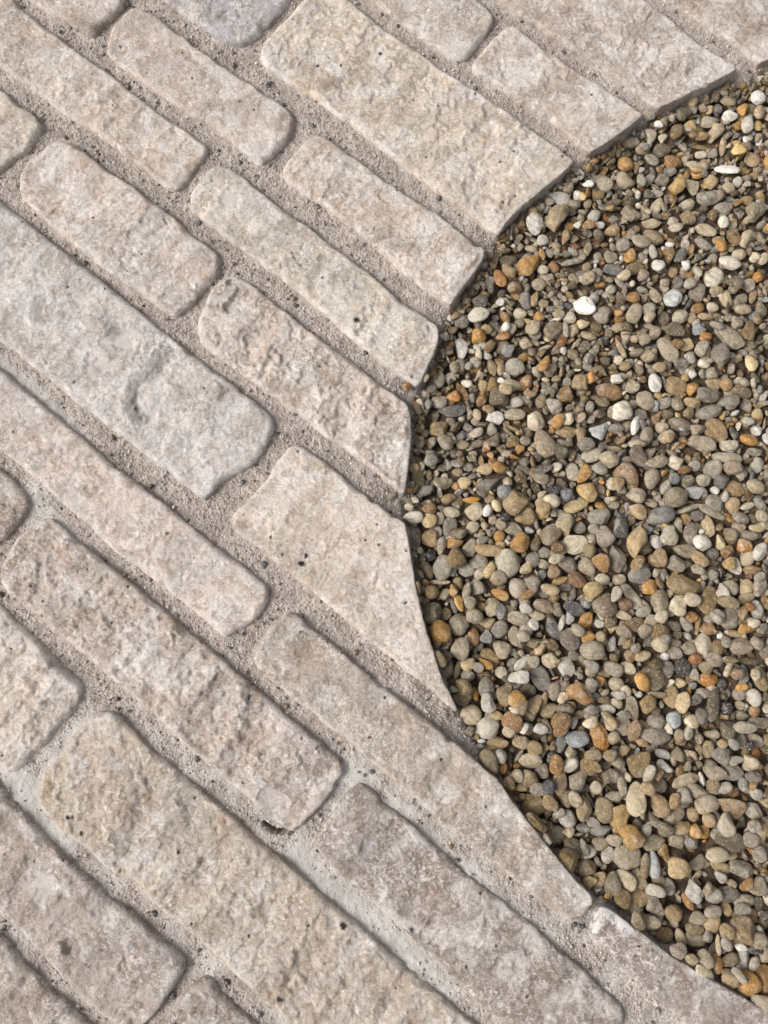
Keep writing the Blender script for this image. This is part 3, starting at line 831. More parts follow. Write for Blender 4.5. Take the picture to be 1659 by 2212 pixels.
# tile: origin and scale to source pixels
PT = {0: (1500, 1200, .3617), 1: (1900, 200, .3617), 2: (1600, 600, .3014), 3: (2000, 700, .3014), 4: (1300, 950, .3014), 5: (2000, 1200, .3014), 6: (1300, 1450, .3014), 7: (1750, 1650, .3014),
      8: (2050, 1650, .27125), 9: (1350, 1900, .3014), 10: (1800, 2050, .5252), 11: (2050, 2050, .4727), 12: (1550, 2400, .5252), 13: (2000, 2450, .5252), 14: (1900, 2833, .6303)}
PEB = {
0: '''1375 180 280 160 -12 rl r|large chocolate brown oval pebble, the biggest brown one in the gravel;1190 65 130 120 0 o a|small bright orange pebble touching a tan triangular one;1095 110 160 160 -30 bt a;950 215 150 170 -70 lr a;1465 365 190 180 0 cw i|cream white pebble with a scalloped outline;1605 485 80 180 75 w e|slim white almond-shaped pebble;1270 530 170 200 70 wu a|broken white pebble with grey speckled face;1430 510 150 100 5 gd r;1200 760 190 130 25 gc r;1145 665 160 130 0 gd i;1350 805 180 160 -30 bc i;1035 910 130 170 -60 gc r;1125 940 110 190 60 to i;1265 890 150 110 -30 g r;735 980 140 110 -10 gl r|small olive grey oval pebble beside a flat dark slate;740 890 190 100 15 d f|flat dark slate-grey pebble standing on edge;575 890 140 110 -15 d f;1145 1110 180 180 0 ty r|mustard yellow rounded pebble;870 1075 150 100 -5 k i|small blackish maroon pebble among grey ones;1050 1225 220 110 20 by r;960 1390 170 220 -80 cl r|large smooth greenish cream oval pebble;1040 1570 220 180 25 c f|flat pale half-moon pebble;1270 1320 210 150 10 g i;1440 1410 140 230 -75 sk a|dark green-grey angular pebble;1310 1500 190 180 -50 gp r;820 1480 180 210 60 pl r;490 1195 200 230 50 bt r|speckled golden tan elongated pebble with a glint;490 1420 190 120 -15 gb r;600 1310 190 160 -20 lt i;550 1560 150 180 60 to r;130 1270 170 170 0 bc r|beige ball-like snail shell pebble;120 1410 130 110 20 gb i;820 1190 150 130 -20 c r;745 1250 120 150 70 bt a;1425 1030 110 130 0 t r;1600 1130 170 160 0 bg i;265 1020 240 110 25 gd e|long grey finger-shaped pebble;765 660 200 260 -60 bp r|large pinkish tan block-shaped pebble with rounded corners;695 440 170 200 80 wcb a;890 455 110 150 65 to r;970 545 200 120 -10 tb i;1090 585 110 150 70 tp a;400 1100 130 130 0 s i;980 440 100 130 60 c a;860 310 160 140 -20 g r;500 390 190 110 5 gb r;320 415 160 130 0 w a|small bright white blocky pebble;520 275 130 100 0 gw r;480 120 170 110 -20 bc i;350 870 130 110 0 to a;225 880 150 110 0 ct i''',
1: '''1000 335 110 110 0 yc i|yellowish knobbly pebble at the top edge of the gravel;1065 265 85 60 35 g r;1205 280 120 75 -80 l r;1320 320 150 130 0 b i;1460 390 150 110 90 to r|amber brown pebble near the upper right corner;1600 285 140 135 0 w r|round white pebble nearest the upper right corner;1345 450 150 110 0 w i;1510 520 215 120 68 wg r|long smooth whitish pebble below the amber one;1160 390 110 85 30 yb r;920 430 160 140 0 ld i;1165 490 200 150 30 gb a;1225 600 150 170 90 b a;635 595 165 125 -60 gc r|pale egg-shaped pebble close to the cut paving end;595 490 120 100 40 g r;745 620 110 80 50 c a;850 610 180 110 60 lt i;950 555 120 70 -25 cg e;730 740 200 130 15 dl r;440 670 190 140 0 ldg i;560 745 100 95 0 g r;840 855 190 150 -10 rt i|rough rust-red pebble in the upper gravel;635 845 150 100 -35 g r;405 870 150 150 90 to i;500 880 80 100 70 tb r;935 700 120 80 -60 g i;1090 630 130 90 10 t a;1110 705 220 60 -5 lt e;1550 830 170 150 -60 pt r;1490 700 150 90 -55 p e;1400 790 140 130 0 y a;1090 785 120 80 0 wc i;1020 865 110 80 0 c r;1320 930 230 90 -15 w i|white bone-shaped pebble;1180 1035 130 150 80 tb i|brown pebble with a black spot;395 1030 190 160 -10 b r;540 1040 90 130 80 g r;625 1000 100 120 70 g r;735 1005 140 120 0 dg a;195 1085 160 140 -30 gb f;965 965 60 140 65 t e;860 1100 200 130 55 ty a|tan club-shaped pebble;1010 1085 150 170 -70 cb a;45 1090 110 80 0 w i;1160 1190 240 140 12 g r|large smooth grey pebble in the upper right gravel;690 1250 210 100 65 gb e;960 1245 170 110 20 cb r;1295 1275 200 130 10 g i;445 1345 190 150 -30 bg a;285 1235 150 70 15 ld e;680 1140 140 80 -5 g f;650 1405 190 105 -5 b r;965 1370 140 130 0 lb r|round khaki pebble;815 1415 120 80 20 gc r;855 1465 150 90 15 pc r;1140 1465 210 110 -25 cb r;1100 1370 140 90 30 ds f;1570 1340 170 200 90 gl a;1515 1190 120 90 0 t r;1270 1430 110 130 80 wc i;1395 1530 120 180 -65 lt e;1515 1540 220 120 60 cb r;655 1540 200 150 -20 tl i;535 1590 190 140 -10 gb i;380 1610 130 150 70 g r;285 1470 140 100 0 tb i;60 1450 110 90 0 to i;165 1430 100 75 0 w r;240 1345 80 80 0 r a;1250 1620 140 140 0 ot r|glossy orange brown round pebble;1120 1590 180 90 -25 g r;1610 420 110 130 0 tp r;1300 700 70 200 80 b e;1560 130 120 90 20 bg r;1420 220 70 160 70 g r''',
2: '''735 105 270 160 -15 w a|angular white pebble with a fold, tucked under a paving corner;480 390 190 250 100 w r|large smooth pure white pebble beside the yellow paving stone;710 350 210 310 72 lb a|long olive tan pebble right of the big white one;335 390 95 130 80 t r;890 230 140 110 10 ld r;450 630 165 100 5 cb r;575 560 140 120 0 wg i;815 540 100 190 70 bt a;945 410 100 90 0 w a;1065 415 130 110 -10 tl i;1200 395 120 85 0 w r;1340 435 170 120 0 tb a;205 770 210 150 0 ld i;395 845 210 290 58 ot r|large orange tan pebble near the paving edge;50 740 110 300 85 cl e;100 1005 150 220 -65 ro r|reddish brown oval pebble at the paving edge;185 930 190 130 -30 bt r;260 1105 170 140 -30 lr r;570 885 130 110 0 c r;700 835 140 150 0 tr r;905 690 150 95 -30 g e;900 790 270 75 10 g e;765 730 220 30 -3 gd e|thin grey sliver lying flat;1060 845 110 140 80 bl r;1325 725 170 150 0 gb r;1185 710 100 110 0 g r;1440 615 140 150 -45 g r;1530 725 130 200 70 to r;1340 870 230 150 0 ds a|flat slate-grey heart-like pebble;1570 865 220 140 25 l r;1440 970 150 130 0 cb r;1055 995 140 140 0 b r;920 970 130 140 -60 b r;1170 900 130 120 -30 g r;530 1030 160 140 20 gb r;370 1210 170 200 90 sg a|grey thumbnail-shaped flat pebble;480 1190 90 190 80 tb a;590 1230 130 110 10 b a;330 1350 150 140 0 c r;540 1375 130 120 0 to r;1020 1285 250 200 -10 w a|large craggy white pebble;1140 1175 120 150 80 wg r;1215 1380 200 190 0 gp r;1020 1465 150 120 20 yc a;870 1385 150 150 0 cg i;905 1545 130 160 70 b a;680 1540 190 230 60 lg r;460 1525 160 180 60 bc r;160 1520 90 120 80 w r;815 1545 70 180 -80 g e;1165 1490 150 110 -20 l i;1565 1365 180 220 70 gb r;1400 1490 140 140 0 b a;1565 1160 150 110 0 rt i;150 1370 80 170 -55 rt e;140 1610 180 110 20 tr i;1085 1580 190 100 -20 lb r;1070 140 100 120 80 b r;1340 160 160 80 20 dl e;1280 295 100 100 0 r a;1350 335 130 90 0 g r;1170 520 140 120 -20 dl r;930 525 100 110 0 gb r;930 610 130 80 -5 r a;410 1430 130 70 -10 y r;1000 300 100 110 0 bg r;560 720 60 160 -75 to e''',
3: '''1165 320 150 190 80 ot r;1275 485 250 180 -10 wc r|large pale speckled egg-like pebble at the right side;1105 640 200 240 85 cw a|cream pebble shaped like a molar with a yellow stain;1120 800 160 120 0 b r;1320 725 170 170 0 ld a|dark brown angular pebble beside the molar-shaped cream one;1500 710 150 160 0 cg i;500 510 150 180 80 w i;790 510 120 150 60 w a;925 560 150 130 -40 c a;680 555 110 140 90 bt r;740 400 120 200 60 sd e;440 355 90 170 -75 wg r;340 390 130 100 -10 g r;935 790 190 220 90 gp r;650 860 200 240 90 uw a|bluish white angular pebble;750 1050 190 160 35 cg r;475 830 120 180 -60 pb r;330 620 130 150 45 p r;395 1080 110 150 60 cb r;580 1065 140 170 90 dl i;885 1060 120 130 0 b r;960 1190 150 150 0 su a|flat blue-grey triangular slate pebble;1015 1275 160 120 20 ro a;1125 1175 170 110 -15 dg r;1040 1045 190 85 -10 tb r;1100 955 140 110 0 bc r;945 955 160 120 20 rt i;1230 880 130 190 -70 b r;1425 865 140 140 0 bg r;1420 985 190 120 0 b i;1285 1060 120 110 0 g i;1265 1270 400 200 -50 bg i|longest craggy beige stone in the gravel, lying diagonally;1465 1230 130 260 75 lt i;1575 1095 120 140 90 tl r;1640 960 140 190 90 gl r;665 1225 210 170 -15 dl a;480 1225 130 170 70 gb r;330 1335 130 120 0 gb r;830 1350 160 150 0 cy i|round cream pebble with an ochre crust;610 1430 320 180 -50 bg i|lumpy grey beige pebble lying diagonally;700 1370 120 140 -30 rl i;960 1420 130 200 60 g i;850 1510 140 150 -20 g r;1165 1490 200 260 85 pdd r|dark plum brown oval pebble;1015 1560 160 130 0 cw i;1500 1580 140 200 -70 cy i;140 1600 130 120 0 tb r;95 1400 70 260 -65 b e;390 1490 150 150 -50 b i;765 1570 170 140 0 d r;510 1620 150 110 0 bt r;1390 380 180 140 20 bc i;1530 450 130 110 20 c r;1620 470 100 160 60 cb r;1600 620 110 130 90 or i;870 310 90 140 70 t r;530 350 100 120 90 rt r;230 840 160 120 0 rt i;400 980 160 160 0 g i;700 700 110 150 80 d i;830 720 150 120 20 g i;560 710 110 100 0 gb r;1560 820 90 180 70 bt r;350 750 150 80 -15 wg r''',
4: '''860 230 240 170 5 cw i|cream yellow kidney-shaped pebble near the paving edge;880 75 180 150 0 d i;680 300 150 170 40 dg r;655 120 100 180 65 b r;870 450 160 170 0 to r;955 365 130 115 0 tb r;690 560 140 250 -75 w e|glossy white tooth-shaped pebble;795 585 100 60 -15 c r;525 530 80 140 55 ct e;870 640 80 170 85 cb r;1130 490 220 120 25 tr i;1055 330 110 180 -55 d e;1155 365 90 120 80 w r;985 560 110 160 65 rl r;1185 600 140 170 55 gs a;1265 785 220 200 -10 g i|broad grey pebble with a dimpled face;1560 770 150 190 90 to a;1380 520 150 130 30 bc r;1020 775 100 190 -70 bl i;830 730 110 130 -30 gp r;755 770 80 130 65 g r;600 800 110 130 90 gb r;405 765 90 150 70 tl r;590 680 70 90 60 oy a|tiny glassy amber crystal;430 920 140 200 70 gc i;80 1020 90 140 90 r a|reddish brown chip lying on the mortar;740 945 130 100 -35 wc r;690 1040 100 260 -60 rl e;610 1100 140 160 -30 or a;440 1155 190 150 20 g r;805 1110 95 120 90 gs r;905 1130 110 190 70 rt r;575 1255 300 130 5 ds r|long dark grey flat oval pebble near the paving edge;1080 1130 230 200 -30 dl i|heart-shaped brownish grey pebble;985 1235 110 100 0 bt r;1145 1050 160 120 -25 ct i;1240 985 200 120 -15 bc i;1390 950 140 210 60 rt a;1425 1075 150 80 0 bt r;1290 1165 140 120 0 gw r;850 1295 100 130 -60 bc r;440 1450 200 230 50 tl a;195 1230 100 180 -70 rt e;755 1425 110 120 90 gd r;850 1490 170 110 35 cg r;285 1490 95 110 90 b r;500 1610 200 150 -35 gb r;1040 1570 160 170 90 ld a;1250 1590 130 170 60 lt r;700 1620 150 110 0 b r;860 1610 180 90 20 ld e;920 970 110 130 90 tb r;1035 960 120 180 70 t r;185 1560 90 170 80 tl e;1380 1580 120 110 0 bs r;1610 900 90 70 0 c r;1120 925 90 70 -10 w a;1115 800 90 150 80 bt r;1160 270 80 150 -60 t e;1060 220 90 80 0 g r;320 1200 80 130 80 gs r;350 1010 120 110 0 gd r;260 1080 100 140 80 cg r;280 950 70 100 70 gc r;1560 1140 130 170 60 lb i;400 1310 80 140 70 dl r''',
5: '''180 1120 290 210 -35 rp a|brown flint-like pebble with a whitish corner;460 140 160 210 105 w r|bright white lozenge-shaped pebble;370 315 210 230 -40 gb i;590 335 160 130 15 g r;720 340 130 180 -75 gl r;700 145 270 210 0 tb r|large round tan pebble with a pale wedge;890 180 140 170 70 ot r;1110 130 180 150 -15 cbt a;1045 265 240 160 -10 gd r;890 330 190 120 -10 bt i;1065 435 290 160 15 g r;1420 210 230 160 -10 pl r|smooth brownish red oval pebble at the right edge;1280 340 170 190 90 gd i;1490 365 130 170 -60 gp i;855 445 150 130 30 l r;750 565 260 150 -12 dl r|smooth dark chocolate grey oval pebble;1145 635 290 230 -50 tb r|large smooth tan egg-shaped pebble;970 790 310 180 -10 cpp a|flat pinkish quartz pebble;1510 740 240 150 -5 to i|rough golden brown pebble with a waist;1270 815 190 120 0 gc r;1555 880 170 100 0 g r;1270 930 320 130 -5 cg i;1110 1055 180 220 60 g r;1290 1055 190 170 0 bp i;1600 1015 160 180 90 g r;895 1030 130 120 0 g r;710 990 190 170 20 cg r;480 1000 260 130 20 gb e;290 925 260 190 -25 dp a;445 1160 180 220 50 gb i;390 700 150 230 80 ld i;265 790 190 110 0 b r;560 605 150 120 0 wt i;600 740 110 110 0 tb i;815 1205 140 130 0 lg r;905 1320 220 130 -10 sw r|pale greenish white oval pebble;1180 1200 140 160 60 ds r;1140 1290 100 90 0 w r;1240 1365 100 120 90 wg r;1350 1270 220 180 0 tl r;1560 1255 210 170 -15 cb r;1330 1460 150 190 80 tb i;1140 1420 230 170 -20 g r;690 1385 250 230 40 gl r;275 1350 230 200 -10 bg i;280 1530 210 150 -40 tb r;445 1430 160 90 -15 cb i;530 1570 310 180 10 ds i|large rough lead-grey stone;840 1490 320 70 17 gc e|thin pale rod-like pebble;1110 1530 300 110 -30 gb e;1065 1610 130 140 90 ct r;820 1600 120 120 -40 t r;1420 1590 190 130 -30 gp r;1300 1590 130 80 -45 to e;590 1260 120 190 65 g r;505 490 110 180 75 pr a;990 1190 180 130 -10 cg i;1450 110 150 100 0 g r;1500 1460 190 80 15 c e;1450 560 160 100 -5 wg r;1490 510 160 60 -30 l e;790 1080 150 100 10 rl r;650 1180 110 130 -60 s r;1600 1590 120 150 -50 gb i;1610 450 130 150 70 cy i;1600 630 140 130 0 w r''',
6: '''340 150 155 150 0 gs r;210 355 155 230 -75 bl r|smooth khaki oval pebble against the paving edge;470 380 200 170 40 gb a;155 235 120 110 0 by r;285 480 180 110 40 sg r;710 380 160 140 0 cy i;615 415 80 100 -40 ot i;540 560 170 110 10 lt r;790 565 200 70 -3 o e|orange brick-shaped pebble;155 765 210 130 5 wc r|white oval pebble beside the mortar end;325 680 180 150 30 rt r;575 710 180 120 -5 c r;335 805 170 140 30 by i;555 865 150 230 75 dg r;655 935 200 130 20 l r;170 980 160 290 -80 dp r|long brownish grey pebble lying along the wedge-shaped stone;335 985 175 195 90 tb i|round tan pebble full of tiny holes;460 1075 95 200 80 gp e;600 1040 190 120 15 to a;340 1175 150 140 -20 k r|shiny black pebble by the paving edge;475 1310 220 260 50 g i|knobbly light grey pebble like a knuckle;620 1210 200 220 90 lt i;190 1290 80 250 83 bl e;305 1340 130 210 -60 bl r;770 1085 140 210 75 bg a;740 1330 180 160 0 g i;870 1240 200 180 0 g i;975 1125 310 130 -10 bt i;1180 1270 260 310 88 cg f|tombstone-shaped flat cream pebble;1075 1425 180 160 0 bl r;985 1340 110 190 65 yb r;1385 1305 140 140 0 cy a|faceted pale yellow pebble;865 1535 190 170 -20 cg i;1295 1530 200 220 -40 pg r;1450 1500 150 180 70 gp a;1110 1600 200 110 -25 ot r;440 1470 230 50 0 cb e;505 1600 150 110 25 gb r;585 1560 100 140 -70 ot a;200 1545 70 150 -80 l e;350 1580 160 150 0 tl i;1385 1610 190 90 30 rt e;730 1590 90 230 80 bg e;915 1010 150 90 25 g r;1100 960 120 150 60 to i;990 560 110 110 0 lb r;1060 640 120 130 90 cy i;960 700 110 140 60 w r;1155 770 120 100 0 k r;1035 790 110 110 0 gb a;945 850 100 100 0 gb r;1470 1220 160 170 0 gd i;1600 1140 150 130 -10 g i;450 770 100 140 80 gc i;190 110 140 80 -15 t r;620 175 170 90 -5 gd i;760 200 110 120 60 g r;640 260 120 100 0 lb r;1490 1050 120 160 80 l r''',
7: '''1095 370 210 350 80 bt r|tall sandy pebble with an orange side;885 540 190 310 -78 gp r|tall grey foot-shaped pebble;1320 540 190 200 90 bt a;1530 610 190 190 20 gp r;1475 290 190 230 70 cg i;1330 360 130 180 -60 wg r;1130 730 260 190 15 gs i;1090 610 200 130 45 tl i;570 650 170 240 -55 gb i;355 615 220 170 -10 pg r;710 600 170 210 -50 rt a;185 700 140 150 40 pt r;465 780 230 160 -25 rp r;260 790 190 80 20 oc e;140 890 200 120 -15 ct r;320 850 190 110 5 kp i|small dark maroon rough pebble;740 770 160 130 0 c i;595 895 190 180 40 yl r;410 930 90 170 80 gp r;835 945 110 170 60 cg r;1045 960 330 150 -52 cg a|pale plank-like pebble lying diagonally;740 1060 260 260 -40 pld a|dark brown triangular pebble;960 1050 160 150 -40 dr i;1350 1020 190 250 80 gl r;1535 1060 170 220 75 c i;1230 860 160 160 0 to r;420 1095 250 140 -20 sk i|charcoal pitted oval pebble;535 1035 130 100 -25 s r;90 1065 240 150 -20 pb i;560 1240 150 230 65 to a;215 1330 150 300 -50 sk a|dark teardrop slate pebble pointing down right;365 1440 190 230 -60 pd r;365 1195 110 140 90 wu f|broken white shell piece;285 1250 70 170 75 wg e;435 1330 110 160 -50 bg r;565 1400 150 120 10 ot i;705 1400 120 110 0 b r;605 1550 270 200 -5 gb i|large rough greyish pebble with a dark chip;835 1480 100 170 80 gw r;1040 1270 280 180 20 lrd r|dark brown boat-shaped pebble;950 1350 180 130 -40 pb r;950 1170 170 90 -15 bc i;1180 1340 160 150 30 gb r;1330 1490 190 160 0 cb r;1090 1520 130 120 -30 g i;1180 1610 190 110 15 ct r;1520 1580 170 150 -30 pg r;1500 1270 200 130 -25 ld i;1340 1340 200 150 10 tl i;1255 1230 150 140 0 gb i;1350 1180 130 150 60 cb r;570 460 160 150 -30 lb a;60 1540 120 160 60 ct r;600 340 120 130 -40 gb r;615 230 120 110 0 cg r;490 210 140 130 40 g r;130 480 170 130 -10 g a;220 440 130 130 -50 rl a;1170 1130 170 120 20 g i;210 560 200 110 10 c r;180 1490 150 110 -35 l i''',
8: '''670 940 390 240 -10 tl r|largest brown pebble, half-glossy, right of centre;965 1120 240 340 80 tl r|smooth caramel brown pebble touching the largest brown one;1255 1310 200 310 80 dp r|smooth taupe bean-shaped pebble;710 510 280 170 -20 gl r;895 420 210 190 10 gw r;770 300 160 270 70 dp i;995 210 150 270 -83 tcb r|upright speckled tan oval pebble;1140 405 130 190 -70 yc a;1245 530 170 160 30 rrl r|dark brown glossy round pebble;1415 460 170 190 -30 ro a|red-brown triangular pebble at the right side;1220 680 160 150 20 ty i|small golden nugget on a white pebble;1310 690 190 220 -40 cw a;1475 595 160 230 65 bc i;1475 330 240 140 0 gp r;1370 230 180 140 0 pb a;1560 230 190 120 -10 ct a;1600 530 150 230 60 wg r;860 630 220 180 -30 bt r;830 750 170 120 -20 cg i;1240 960 210 170 -10 cp i;1430 960 160 200 50 ct a;1590 950 160 250 70 g r;1440 1090 220 130 25 lt r;1590 1230 150 230 90 gw i;1460 1200 120 100 -10 ro a;1395 1270 110 190 80 bt r;1070 1310 200 170 -20 pw i;1465 1470 230 160 -10 to a;1300 1520 200 90 -15 ct r;730 1400 130 200 -50 g e;805 1310 150 130 0 to r;890 1420 70 230 75 bt e;1530 750 240 120 5 tl r;650 200 110 200 -70 gl r;725 120 130 130 -30 ty r;1190 1140 250 150 -15 lb r;750 1110 190 170 0 gb f;1055 555 170 150 0 dg i;1050 660 190 80 0 p r;1240 310 190 160 -40 bl i;860 90 150 130 0 d i;1560 840 150 110 30 g i;1540 1390 160 120 -10 c i;1040 810 130 130 0 g i;940 810 90 130 75 gb r''',
9: '''185 310 210 240 50 gl r|smooth grey green pebble beside the wedge-shaped stone;285 515 220 230 90 to i|golden crumpled pebble;490 440 210 230 90 gb i|greyish round pebble with a dimple;650 350 180 150 0 gb r;855 250 180 220 70 bc i;800 425 180 110 0 tc a;655 565 140 200 80 tr a;780 565 130 150 90 ds a|small dark heart-shaped pebble;930 495 160 200 60 gd r;960 700 190 210 -50 bg i;505 690 190 240 70 bg i;1130 380 220 170 0 bg r;1210 265 140 110 -5 gw r;1330 340 190 100 -10 cb r;1290 435 140 130 -30 w r;490 205 90 180 -70 oy r|small upright golden yellow pebble;600 205 130 140 90 gb i;375 940 140 240 75 gb r;475 940 75 210 75 gl e;585 870 140 160 50 cy r;265 810 110 190 -60 l r;350 775 110 130 -60 ld i;820 800 170 220 -50 lt i;770 870 110 190 -45 ot a;1185 860 220 110 45 gw e|pale sausage-shaped pebble;1380 1020 180 290 -65 gs r|large smooth grey long pebble;1125 1020 220 150 20 gw a;950 965 130 130 0 gc i;590 1000 150 150 0 g r;780 1120 170 230 -70 gd r|dark two-humped grey pebble sitting on a white cone;810 1290 170 200 80 wg a;530 1120 200 160 -30 lt a;530 1260 200 170 0 bl a;615 1430 220 210 0 cb r|round cream marble-like pebble;800 1570 270 220 20 cw i|cream white pebble with a hollow in its top;980 1190 190 250 60 bl a;1095 1240 180 170 -10 to i;1230 1150 190 170 0 ld r;1300 1300 160 210 70 bt a;1415 1270 75 200 85 bt e;1060 1500 200 220 -40 tr i|craggy caramel brown pebble;1260 1440 160 120 0 bg r;1480 1380 180 160 0 lb a;1185 1565 90 120 60 cw r;1240 1565 110 120 90 g r;1370 1570 160 110 -10 gw r;1010 1600 130 110 -10 cb r;1480 830 180 160 0 bc i;1395 700 130 190 60 ct a;1520 1165 130 190 75 gb i;1620 1240 130 130 0 bc i;895 1430 160 90 -15 bt i;1310 640 160 110 20 bl r;1170 570 140 110 -30 gb i;1100 580 150 240 -70 gb r;1620 880 130 220 70 wg r;1080 1370 130 75 -10 c r;940 300 120 170 80 ds f;1210 500 150 110 -20 cg r;685 905 130 100 -20 gp r;1300 840 120 130 50 cg r;670 1200 80 140 -75 to e;1165 1330 90 160 70 lb r;430 225 60 190 -75 d e;340 330 120 150 60 l r''',
10: '''100 230 110 120 -40 wg r|two-lobed whitish pebble;245 230 90 90 0 gd a;390 245 120 90 -15 gb r;485 240 100 75 -30 bc r;500 165 70 80 90 t i;640 305 160 150 -40 lp i|coarse brownish grey pebble beside an amber one;555 325 85 115 -80 ot i|amber orange rough oval pebble;735 250 80 110 85 gd r;830 235 105 115 90 dk i|dark speckled granite-like pebble;780 145 95 90 -30 gb r;865 115 100 75 -10 bg r;760 420 95 130 75 bt r;815 450 90 130 60 tc f;605 455 95 85 -30 tl i;505 490 85 140 -75 gb r;420 410 85 50 0 wg r;350 500 110 60 -5 gw r;170 405 135 150 -60 tr a|brown smooth triangular pebble;85 420 95 80 0 g i;90 500 110 70 -10 db r;50 590 110 150 65 rl i;250 345 80 90 90 gd a;415 340 90 90 0 gb i;345 570 110 90 -30 ct a;300 670 95 230 -70 ro a|long rust orange splinter pebble;440 600 120 110 0 gb i;510 625 75 130 70 tp r;165 685 140 100 0 u i|pale blue-white pebble with a tan stain;655 665 205 100 -10 gp i|long coarse grey log-shaped pebble;660 575 115 90 0 g i;765 565 85 100 90 u i|small icy blue-grey pebble;225 575 95 65 20 cb i;70 720 60 105 80 sd r;125 765 70 80 90 bg r;255 785 100 80 0 bl r;130 845 130 70 40 cw e;245 860 125 105 -15 lt i;550 835 150 130 35 lt a;660 905 85 100 90 lr r;30 850 80 130 90 tr a;360 785 90 70 0 b r;425 830 80 70 -10 gb a;470 755 80 65 0 bt r;380 670 70 80 90 bc i;370 920 100 90 30 ld a;710 780 100 55 -20 gw i;705 850 95 70 -5 gw a;870 570 100 80 0 cb i;850 640 60 90 80 g i;230 40 85 70 0 to r;310 45 75 60 0 gb r;650 215 90 65 -10 l r;825 335 80 60 0 ct i;690 60 70 60 0 g i;315 325 60 70 0 to a;420 465 70 65 0 c r;450 530 95 50 -10 g r;250 500 90 60 -10 g r;340 440 90 50 -10 l r;665 405 115 40 -5 lb e''',
11: '''538 112 115 170 88 gc r|large upright smooth grey oval pebble;790 115 155 110 0 pb r|big pinkish loaf-shaped pebble;895 90 100 90 -20 pg r;630 125 75 115 -85 tl r;680 85 70 110 -50 g r;605 205 110 100 -40 gp i;570 350 140 95 -5 ro a|glossy rust-brown block pebble;745 305 95 75 20 tp i;820 305 75 140 75 gs r;545 260 100 90 -10 lb i;675 380 70 75 90 sk r;585 520 90 220 75 dl i;690 545 90 90 0 k i|black glassy lump;895 475 90 120 -65 wc r|cream white pebble near the right edge below centre;925 340 100 170 -70 tb r;905 575 75 85 90 tr r;790 450 95 80 0 gp i;800 400 85 60 0 to i;800 525 75 65 0 cb i;810 600 105 65 -5 bg r;690 700 150 120 -50 ld r;800 780 80 110 -60 g r;600 725 110 65 -15 cb a;510 595 95 105 90 gd r;645 870 140 115 0 gd i;705 785 65 80 -40 gs r;560 830 75 110 80 bl i;455 640 85 75 0 cb i;410 715 60 90 -70 g i;910 875 65 95 60 ro r;840 910 80 110 -50 cb r;900 650 100 80 0 cg i;780 670 150 80 0 cg r;690 270 50 110 70 c e;870 310 60 80 0 bc r;470 205 90 80 0 r i;530 440 90 70 10 g a;470 490 110 70 25 d e;355 735 70 90 0 lb r;470 310 60 80 0 g i;870 220 150 50 -5 l e;690 205 110 45 -5 l e;640 785 75 60 0 t i;840 800 60 60 0 k i;900 770 120 80 -20 bg i;740 900 110 55 20 g r''',
12: '''85 150 90 150 -60 bl r|tan drop-shaped pebble at the edge of the long tapering stone;155 125 80 85 -50 wg r;140 55 130 95 -10 bt a;375 75 90 90 0 bt r;350 155 135 95 0 cb r;335 268 105 105 0 tl i|coarse golden brown cube-like pebble;490 180 120 115 -10 tl a;420 220 85 95 90 dp r;605 178 130 75 38 cw e|cream finger-like pebble tilted up to the right;645 265 105 140 75 gb a;530 290 80 140 80 pt r;450 305 80 80 -40 sk r|small dark slate disc;375 435 155 140 -10 tl a|broad tan slab pebble next to the tapering stone;460 410 80 120 -50 tb a;355 530 90 150 -50 tl a;580 515 95 100 -40 gw r;675 450 90 155 -85 bt r;810 460 110 145 -75 bl r|smooth beige egg pebble in the lower gravel;690 577 110 55 -5 sg r;795 595 130 70 15 gs r;745 540 90 55 -15 g r;495 620 130 100 0 gb i;585 600 75 65 0 cb a;565 750 120 115 -35 tl r;610 700 110 140 -50 ld i;700 830 110 110 40 bl r;785 675 100 75 0 bp a;870 650 100 70 -10 gb r;835 745 80 100 80 wp i;850 280 95 130 60 lg a;915 300 60 120 -75 gb r;875 380 110 65 0 gp r;755 320 70 75 90 bg r;705 895 85 60 35 bt r;770 890 75 110 65 bt r;255 245 85 75 0 bc i;840 120 90 65 0 bl r;200 285 75 80 0 tl i;175 200 55 70 0 to i;610 380 70 100 -60 bg r;560 385 110 110 0 lb a;290 320 75 50 -10 y a;520 480 80 50 35 g r;680 690 40 100 -70 g e;425 630 55 75 -60 g r;395 325 110 70 0 g r;900 155 80 70 -10 gb a;225 160 35 110 85 l e;290 40 110 80 0 b r''',
